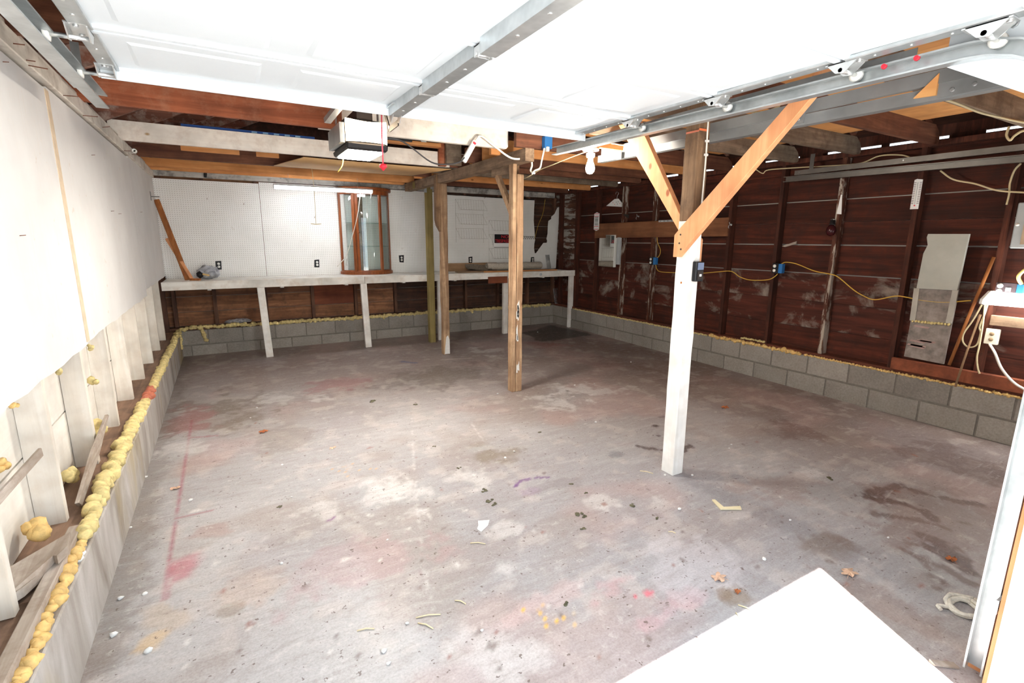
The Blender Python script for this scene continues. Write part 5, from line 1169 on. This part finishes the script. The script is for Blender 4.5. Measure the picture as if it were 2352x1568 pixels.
o = foam('foam_drip', [(-0.33, YB-0.006, SH), (-0.31, YB-0.008, SH-0.12), (-0.30, YB-0.006, SH-0.17)], 0.024, M['foam'], 'foam drip running down the block footing in the left corner')
foam('foam_drip', [(XL+0.006, 7.38, SH), (XL+0.006, 7.34, SH-0.10), (XL+0.004, 7.30, SH-0.2)], 0.018, M['foam'], 'foam drip at the far end of the left footing face')
foam('foam_drip', [(2.05, YB-0.004, SH+0.01), (2.06, YB-0.006, SH-0.04)], 0.016, M['foam'], 'small foam drip behind the second bench leg from the left')
foam('foam_drip', [(3.55, YB-0.004, SH+0.01), (3.56, YB-0.006, SH-0.05)], 0.018, M['foam'], 'small foam drip behind the middle post under the bench')
foam('foam_bead', [(XR+0.004, 6.9, SH-0.004), (XR+0.002, 4.1, SH-0.004)], 0.012, M['foam'], 'thin foam bead along the far end of the right footing')
foam('foam_bead', [(XR+0.002, 4.05, SH-0.0), (XR+0.004, 2.9, SH-0.002)], 0.022, M['foam_o'], 'thick foam bead behind the near white post on the right footing', 0.7)
foam('foam_bead', [(XR+0.004, 2.85, SH-0.004), (XR+0.004, 0.9, SH-0.006)], 0.013, M['foam_o'], 'thin amber foam bead on the right footing toward the opening')
foam('foam_bead', [(XR+0.05, 3.65, SH+0.04), (XR+0.05, 3.35, SH+0.038)], 0.016, M['foam'], 'short foam streak on the sill by a right wall stud')
def blob(c, r, label, mat='foam', n=6, spread=1.0):
    b = MB()
    for k in range(n): b.lump(Vector(c)+Vector((random.uniform(-1, 1)*r*0.6, random.uniform(-1, 1)*r*spread, random.uniform(-.5, .8)*r*spread)), r*random.uniform(0.55, 0.9), 0.14, 2)
    return tag(b.build('foam_lump', M[mat]), label, 'foam')
def Lw(px_, py_, x=-0.72): p = at(px_, py_, 'X', x); return (x, p.y, p.z)
blob(Lw(85, 1215, -0.70), 0.036, 'big amber foam lump at the foot of a left stud', 'foam_o', 9)
blob(Lw(216, 875), 0.025, 'yellow foam lump halfway up between two left studs')
blob(Lw(228, 985, -0.69), 0.035, 'yellow foam lump at the base of the stud above the grey splinter')
blob(Lw(168, 1095, -0.71), 0.035, 'dark yellow foam lump behind the grey splinter', 'foam', 7)
blob(Lw(10, 1065, -0.74), 0.022, 'round amber foam lump at the left edge', 'foam_o', 3)
blob(Lw(132, 848, -0.675), 0.016, 'foam patch under the panel edge left of the joint tape', 'foam', 5, 1.6)
blob(Lw(205, 798, -0.675), 0.016, 'foam patch under the panel edge at the joint tape', 'foam', 4, 1.3)
blob(Lw(32, 930, -0.675), 0.012, 'thin foam patch under the panel edge near the left border', 'foam_o', 6, 2.0)
# broken wood on the left sill
o = MB().prism([(2.62, 0.38), (2.66, 0.345), (3.05, 0.41), (3.42, 0.52), (3.40, 0.535), (3.0, 0.48)], 'X', -0.655, -0.640).build('wood_splinter', M['grey_wood'], None, 0.002); tag(o, 'grey splintered lath leaning against the left studs', 'splinter')
o = MB().beam((-0.755, 1.80, 0.62), (-0.672, 2.42, 0.70), 0.012, 0.035, segs=3, jit=0.002).build('wood_splinter', M['grey_wood'], None, 0.002); tag(o, 'split white batten slanting across the studs at the left edge', 'splinter')
b = MB(); P = [(-0.78, 2.10), (-0.60, 2.30), (-0.585, 2.18), (-0.60, 2.12), (-0.615, 2.14), (-0.64, 2.06), (-0.66, 2.0), (-0.72, 1.92)]
n = len(P); vs = [(x, y, SH+0.045+0.012*random.random()+(0.02 if y > 2.1 else 0)) for x, y in P]+[(x, y, SH+0.022+(0.02 if y > 2.1 else 0)) for x, y in P]
b.add(vs, [tuple(range(n)), tuple(reversed(range(n, 2*n)))]+[(i, n+i, n+(i+1) % n, (i+1) % n) for i in range(n)])
o = b.build('broken_board', M['grey_wood']); tag(o, 'broken grey board lying across the left sill', 'board')
for k, (px_, py_) in enumerate(((183, 1243), (178, 1262))):
    p = at(px_, py_, 'X', XL-0.01); o = MB().lump((XL-0.012, p.y, SH-0.018), 0.016, 0.3, 1).build('plaster_chip', M['paper']); tag(o, ('upper' if k == 0 else 'lower')+' white plaster chip in a break of the left foam bead', 'chip')

# ------------------------------------------------------------------ things lying on the joists
t = thing('stored_box', (0.2, 5.2, JZ1), 'flat blue printed box lying on top of the whitewashed joist', 'box')
a = at(415, 285, 'Y', 5.48); b_ = at(722, 318, 'Y', 5.48)
MB().box((a.x, 5.46, 2.456), (b_.x, 5.95, 2.486)).build('carton', M['bluebox'], t, 0.002)
for k in range(5):
    x = a.x+(b_.x-a.x)*(0.5+k*0.085); MB().box((x, 5.4585, 2.466), (x+0.045, 5.4605, 2.480)).build('print_patch', M['ltblue'], t)
for i, (xa, xb, yy, lab) in enumerate(((415, 550, 6.0, 'longer pale lumber piece laid on the joists below the blue box'), (587, 640, 6.0, 'shorter pale lumber piece laid on the joists below the blue box'))):
    p0 = at(xa, 340, 'Y', yy); p1 = at(xb, 352, 'Y', yy)
    o = MB().box((p0.x, yy-0.02, 2.335), (p1.x, yy+0.02, 2.425)).build('lumber_piece', M['lumber_x'], None, 0.002); tag(o, lab, 'lumber')
cb = MB(); vs = []; fs = []
nxx = 14
for i in range(nxx+1):
    u = i/nxx
    for j, yy in enumerate((5.50, 5.9, 6.3)):
        zz = 2.292-0.012*math.sin(math.pi*u)*(1 if j == 1 else 0.3); vs.append((0.78+(2.36-0.78)*u-0.1*j, yy, zz)); vs.append((0.78+(2.36-0.78)*u-0.1*j, yy, zz+0.005))
for i in range(nxx):
    for j in range(2):
        a = i*6+j*2; fs += [(a, a+2, a+8, a+6), (a+1, a+7, a+9, a+3)]
    fs += [(i*6, i*6+6, i*6+7, i*6+1), (i*6+4, i*6+5, i*6+11, i*6+10)]
o = cb.add(vs, fs, True).build('cardboard_sheet', M['cardboard']); tag(o, 'sagging tan sheet tacked under the joists behind the door opener', 'sheet')
MB_ = MB().box((1.30, 5.05, 2.46), (1.75, 5.08, 2.62)).build('black_board', M['black']); tag(MB_, 'black board standing on the joists right of the door opener', 'board')
o = MB().beam((1.2, 5.2, 2.475), (2.1, 5.2, 2.475), 0.09, 0.038).build('lumber_piece', M['lumber_x'], None, 0.002); tag(o, 'orange plank lying on the whitewashed joist right of the opener', 'lumber')
p = at(1015, 350, 'Y', 5.38)
o = MB().box((p.x-0.04, 5.365, 2.30), (p.x+0.045, 5.405, 2.62)).build('hanger_post', M['joist_red'], None, 0.002); tag(o, 'short orange upright nailed to the whitewashed joist near the power strip', 'lumber')
p = at(1068, 365, 'Y', 5.3)
o = MB().box((2.22, 5.30, 2.31), (2.40, 5.34, 2.60)).build('scab_board', M['joist_grey'], None, 0.002); tag(o, 'pale stub of wood above the beam behind the power strip', 'lumber')
p = at(974, 328, 'Y', 5.0)
t = thing('angle_bracket', (p.x, 5.0, 2.48), 'perforated steel bracket standing on the joists behind the opener', 'bracket')
MB().box((p.x-0.03, 5.0, 2.46), (p.x+0.025, 5.005, 2.60)).build('plate', M['steel'], t)
for z in (2.49, 2.53, 2.57): MB().lathe([(0.006, -0.001), (0.006, 0.0)], (p.x, 4.999, z), 'Y', 8).build('hole', M['black'], t)
for i, (x0, x1, y) in enumerate(((2.42, 2.75, 4.8), (2.42, 2.6, 5.1))):
    o = MB().box((x0, y, 2.31), (x1, y+0.04, 2.5)).build('blocking', M['lumber_x'], None, 0.002); tag(o, ('nearer' if i == 0 else 'farther')+' orange blocking piece above the grey beam', 'lumber')

# ------------------------------------------------------------------ litter on the floor
def fp(px_, py_):
    p = at(px_, py_, 'Z', 0); p = at(px_, py_, 'Z', floor_z(p.x, p.y)); return p
LAND = {'torn paper scrap': (1110, 1208), 'near white post': (1541, 1088), 'middle post': (1181, 898), 'sunlit patch corner': (1890, 1303), 'purple smear': (1205, 1105), 'red floor patch': (415, 1310),
        'yellow paint dots': (1275, 1415), 'pink floor stain': (1425, 1335), 'rope bundle': (2205, 1400), 'long dark stain': (2110, 1145), 'rear weathered post': (1017, 813), 'bent wood sliver': (1668, 1160),
        'dark corner patch': (1290, 768), 'brown leaf': (605, 992), 'left tan leaf': (1650, 1328), 'pale leaf crumbs': (405, 1122), 'amber foam bead': (100, 1480)}
USED = set()
def place_label(what, px_, py_):
    for name, (lx, ly) in sorted(LAND.items(), key=lambda kv: math.hypot(kv[1][0]-px_, (kv[1][1]-py_)*1.6)):
        dx, dy = px_-lx, py_-ly; a = abs(dx) > 0.45*abs(dy); b = abs(dy) > 0.3*abs(dx)
        rel = ('in front and to the ' if dy > 0 else 'behind and to the ')+('right of' if dx > 0 else 'left of') if a and b else (('just right of' if dx > 0 else 'just left of') if a else ('in front of' if dy > 0 else 'behind'))
        s = f'{what} {rel} the {name}'
        if s not in USED: USED.add(s); return s
    return what
def leaf(px_, py_, r, rot, mat, label):
    c = fp(px_, py_); b = MB(); pts = []
    for k in range(20):
        an = 2*math.pi*k/20; rr = r*(0.55+0.45*abs(math.cos(an*2.5)))*random.uniform(0.85, 1.1); pts.append((math.cos(an+rot)*rr, math.sin(an+rot)*rr*0.75))
    zc = c.z+0.006; vs = [(c.x, c.y, zc+0.006)]+[(c.x+x, c.y+y, zc+random.uniform(-.004, .008)) for x, y in pts]
    vs += [(x, y, z-0.001) for x, y, z in vs]; n = 21
    fs = [(0, 1+k, 1+(k+1) % 20) for k in range(20)]+[(n, n+1+(k+1) % 20, n+1+k) for k in range(20)]+[(1+k, n+1+k, n+1+(k+1) % 20, 1+(k+1) % 20) for k in range(20)]
    t = thing('dry_leaf', (c.x, c.y, c.z), label, 'leaf'); b.add(vs, fs).build('blade', M[mat], t)
    MB().tube([(c.x, c.y, zc+0.004), (c.x-math.cos(rot)*r*1.2, c.y-math.sin(rot)*r, c.z+0.003)], 0.0012, 4).build('stalk', M[mat], t)
leaf(1950, 1316, 0.045, 0.4, 'leaf', 'dry tan maple leaf at the right of the sunlit patch corner')
leaf(1650, 1328, 0.04, 2.2, 'leaf', 'dry tan leaf left of the sunlit patch')
leaf(605, 992, 0.04, 1.0, 'leaf_o', 'brown leaf near the dark stain in the left half of the floor')
leaf(1665, 936, 0.045, 0.2, 'leaf_o', 'orange brown leaf on the dark floor right of the near post')
leaf(1693, 1360, 0.018, 0.7, 'leaf_o', 'small red leaf fragment beside the sunlit patch')
leaf(405, 1122, 0.03, 0.7, 'leaf', 'pale leaf crumbs near the left footing')
leaf(765, 1030, 0.025, 0.3, 'leaf', 'pale leaf crumb in the middle left of the floor')
leaf(2185, 1285, 0.03, 1.1, 'leaf_o', 'red brown leaf in the dark stain at right')
pe = [(262, 1460, .017), (278, 1375, .013), (333, 1365, .012), (335, 1096, .012), (300, 1212, .008), (437, 1150, .014), (590, 937, .011), (575, 960, .008), (648, 1068, .009), (732, 1103, .008), (670, 1142, .008), (646, 1295, .01), (890, 1240, .007),
      (935, 1432, .009), (882, 1496, .012), (892, 1525, .01), (1160, 1052, .011), (1181, 1037, .009), (1143, 905, .012), (1368, 970, .013), (1320, 885, .012), (1365, 882, .01), (1560, 1170, .012), (1527, 1092, .01), (1755, 1285, .013), (1235, 763, .012),
      (1449, 832, .012), (1680, 1022, .01), (1675, 1030, .008), (1590, 1092, .01), (1815, 1195, .008), (2040, 1235, .008), (1107, 1448, .008), (340, 1497, .016), (1995, 870, .008)]
for px_, py_, r in pe:
    c = fp(px_, py_); o = MB().lump((c.x, c.y, c.z+r*0.45), r, 0.25, 1, (1, 0.8, 0.6)).build('pebble', M['stone']); tag(o, place_label('small white pebble', px_, py_), 'pebble', 'white pebbles scattered on the floor')
mo = [(1125, 1150, .028), (1133, 1158, .022), (1112, 1126, .028), (1330, 1180, .03), (1342, 1186, .022), (1452, 1161, .026), (1346, 1133, .018), (1510, 1191, .018), (1240, 993, .018), (855, 922, .04), (953, 929, .028), (643, 1163, .02), (1340, 1215, .018), (1300, 1388, .018), (998, 1025, .018), (1055, 1075, .016), (1908, 1099, .028), (1310, 1112, .02)]
for px_, py_, r in mo:
    c = fp(px_, py_); b = MB()
    for k in range(5): b.lump((c.x+random.uniform(-1, 1)*r*.7, c.y+random.uniform(-1, 1)*r*.5, c.z+r*.1), r*random.uniform(.3, .5), .3, 1, (1, 1, .3))
    tag(b.build('dirt_clump', M['moss']), place_label('dark mossy dirt clump', px_, py_), 'dirt clump', 'mossy clumps scattered on the floor')
st_ = [((955, 1420), (1012, 1412)), ((960, 1432), (995, 1445)), ((1695, 1390), (1738, 1410)), ((1690, 1408), (1702, 1425)), ((1535, 1222), (1552, 1225)), ((1080, 1248), (1115, 1250)), ((1045, 1380), (1070, 1388)), ((820, 1450), (860, 1445)), ((1470, 1082), (1500, 1088))]
for a, b in st_:
    p, q = fp(*a), fp(*b); o = MB().tube([p+Vector((0, 0, .003)), (p+q)/2+Vector((0.004, 0.004, .005)), q+Vector((0, 0, .003))], 0.0028, 5).build('straw_stalk', M['straw']); tag(o, place_label('thin straw stalk', (a[0]+b[0])/2, (a[1]+b[1])/2), 'straw', 'straw stalks scattered on the floor')
pp = [fp(*p) for p in ((1098, 1197), (1124, 1195), (1121, 1207), (1105, 1222), (1096, 1215), (1099, 1207))]; n = len(pp)
o = MB().add([(p.x, p.y, 0.004) for p in pp]+[(p.x, p.y, 0.0015) for p in pp], [tuple(range(n)), tuple(reversed(range(n, 2*n)))]+[(i, n+i, n+(i+1) % n, (i+1) % n) for i in range(n)]).build('paper_scrap', M['paper']); tag(o, 'torn white paper scrap in the middle of the floor', 'paper')
c = fp(1668, 1160); b = MB()
pp = [fp(*p) for p in ((1635, 1150), (1655, 1172), (1703, 1172), (1700, 1165), (1662, 1167), (1642, 1150))]; n = len(pp)
o = MB().add([(p.x, p.y, p.z+.010) for p in pp]+[(p.x, p.y, p.z+.003) for p in pp], [tuple(range(n)), tuple(reversed(range(n, 2*n)))]+[(i, n+i, n+(i+1) % n, (i+1) % n) for i in range(n)]).build('wood_sliver', M['straw']); tag(o, 'bent pale wood sliver on the floor right of the near post', 'splinter')
# rope coil near the right jamb
t = thing('rope_coil', tuple(fp(2205, 1400)), 'cream rope bundle on the floor beside the door track', 'rope')
cc = fp(2215, 1400)
for k in range(4):
    pts = []
    for i in range(26):
        an = 2*math.pi*i/25; rr = 0.055+0.008*k; pts.append((cc.x+math.cos(an)*rr*1.0+0.004*k, cc.y+math.sin(an)*rr*0.8+random.uniform(-.003, .003), cc.z+0.009+0.006*(k % 2)+0.004*math.sin(an*3+k)))
    MB().tube(pts, 0.008, 6).build('strand', M['rope'], t)
MB().tube(curve_pts([cc+Vector((-0.05, 0.03, 0.01)), cc+Vector((-0.085, 0.06, 0.012)), cc+Vector((-0.10, 0.045, 0.01))], 5), 0.008, 6).build('loose_end', M['rope'], t)
c = fp(2180, 1535); o = MB().add([(c.x-.03, c.y+.05, .012), (c.x+.03, c.y+.0, .014), (c.x+.025, c.y-.02, .01), (c.x-.035, c.y+.03, .008), (c.x-.03, c.y+.05, .002), (c.x+.03, c.y, .002), (c.x+.025, c.y-.02, .002), (c.x-.035, c.y+.03, .002)], [(0,1,2,3),(4,7,6,5),(0,4,5,1),(1,5,6,2),(2,6,7,3),(3,7,4,0)]).build('bark_chip', M['grey_wood']); tag(o, 'pale wood chip on the floor at the foot of the door track', 'chip')
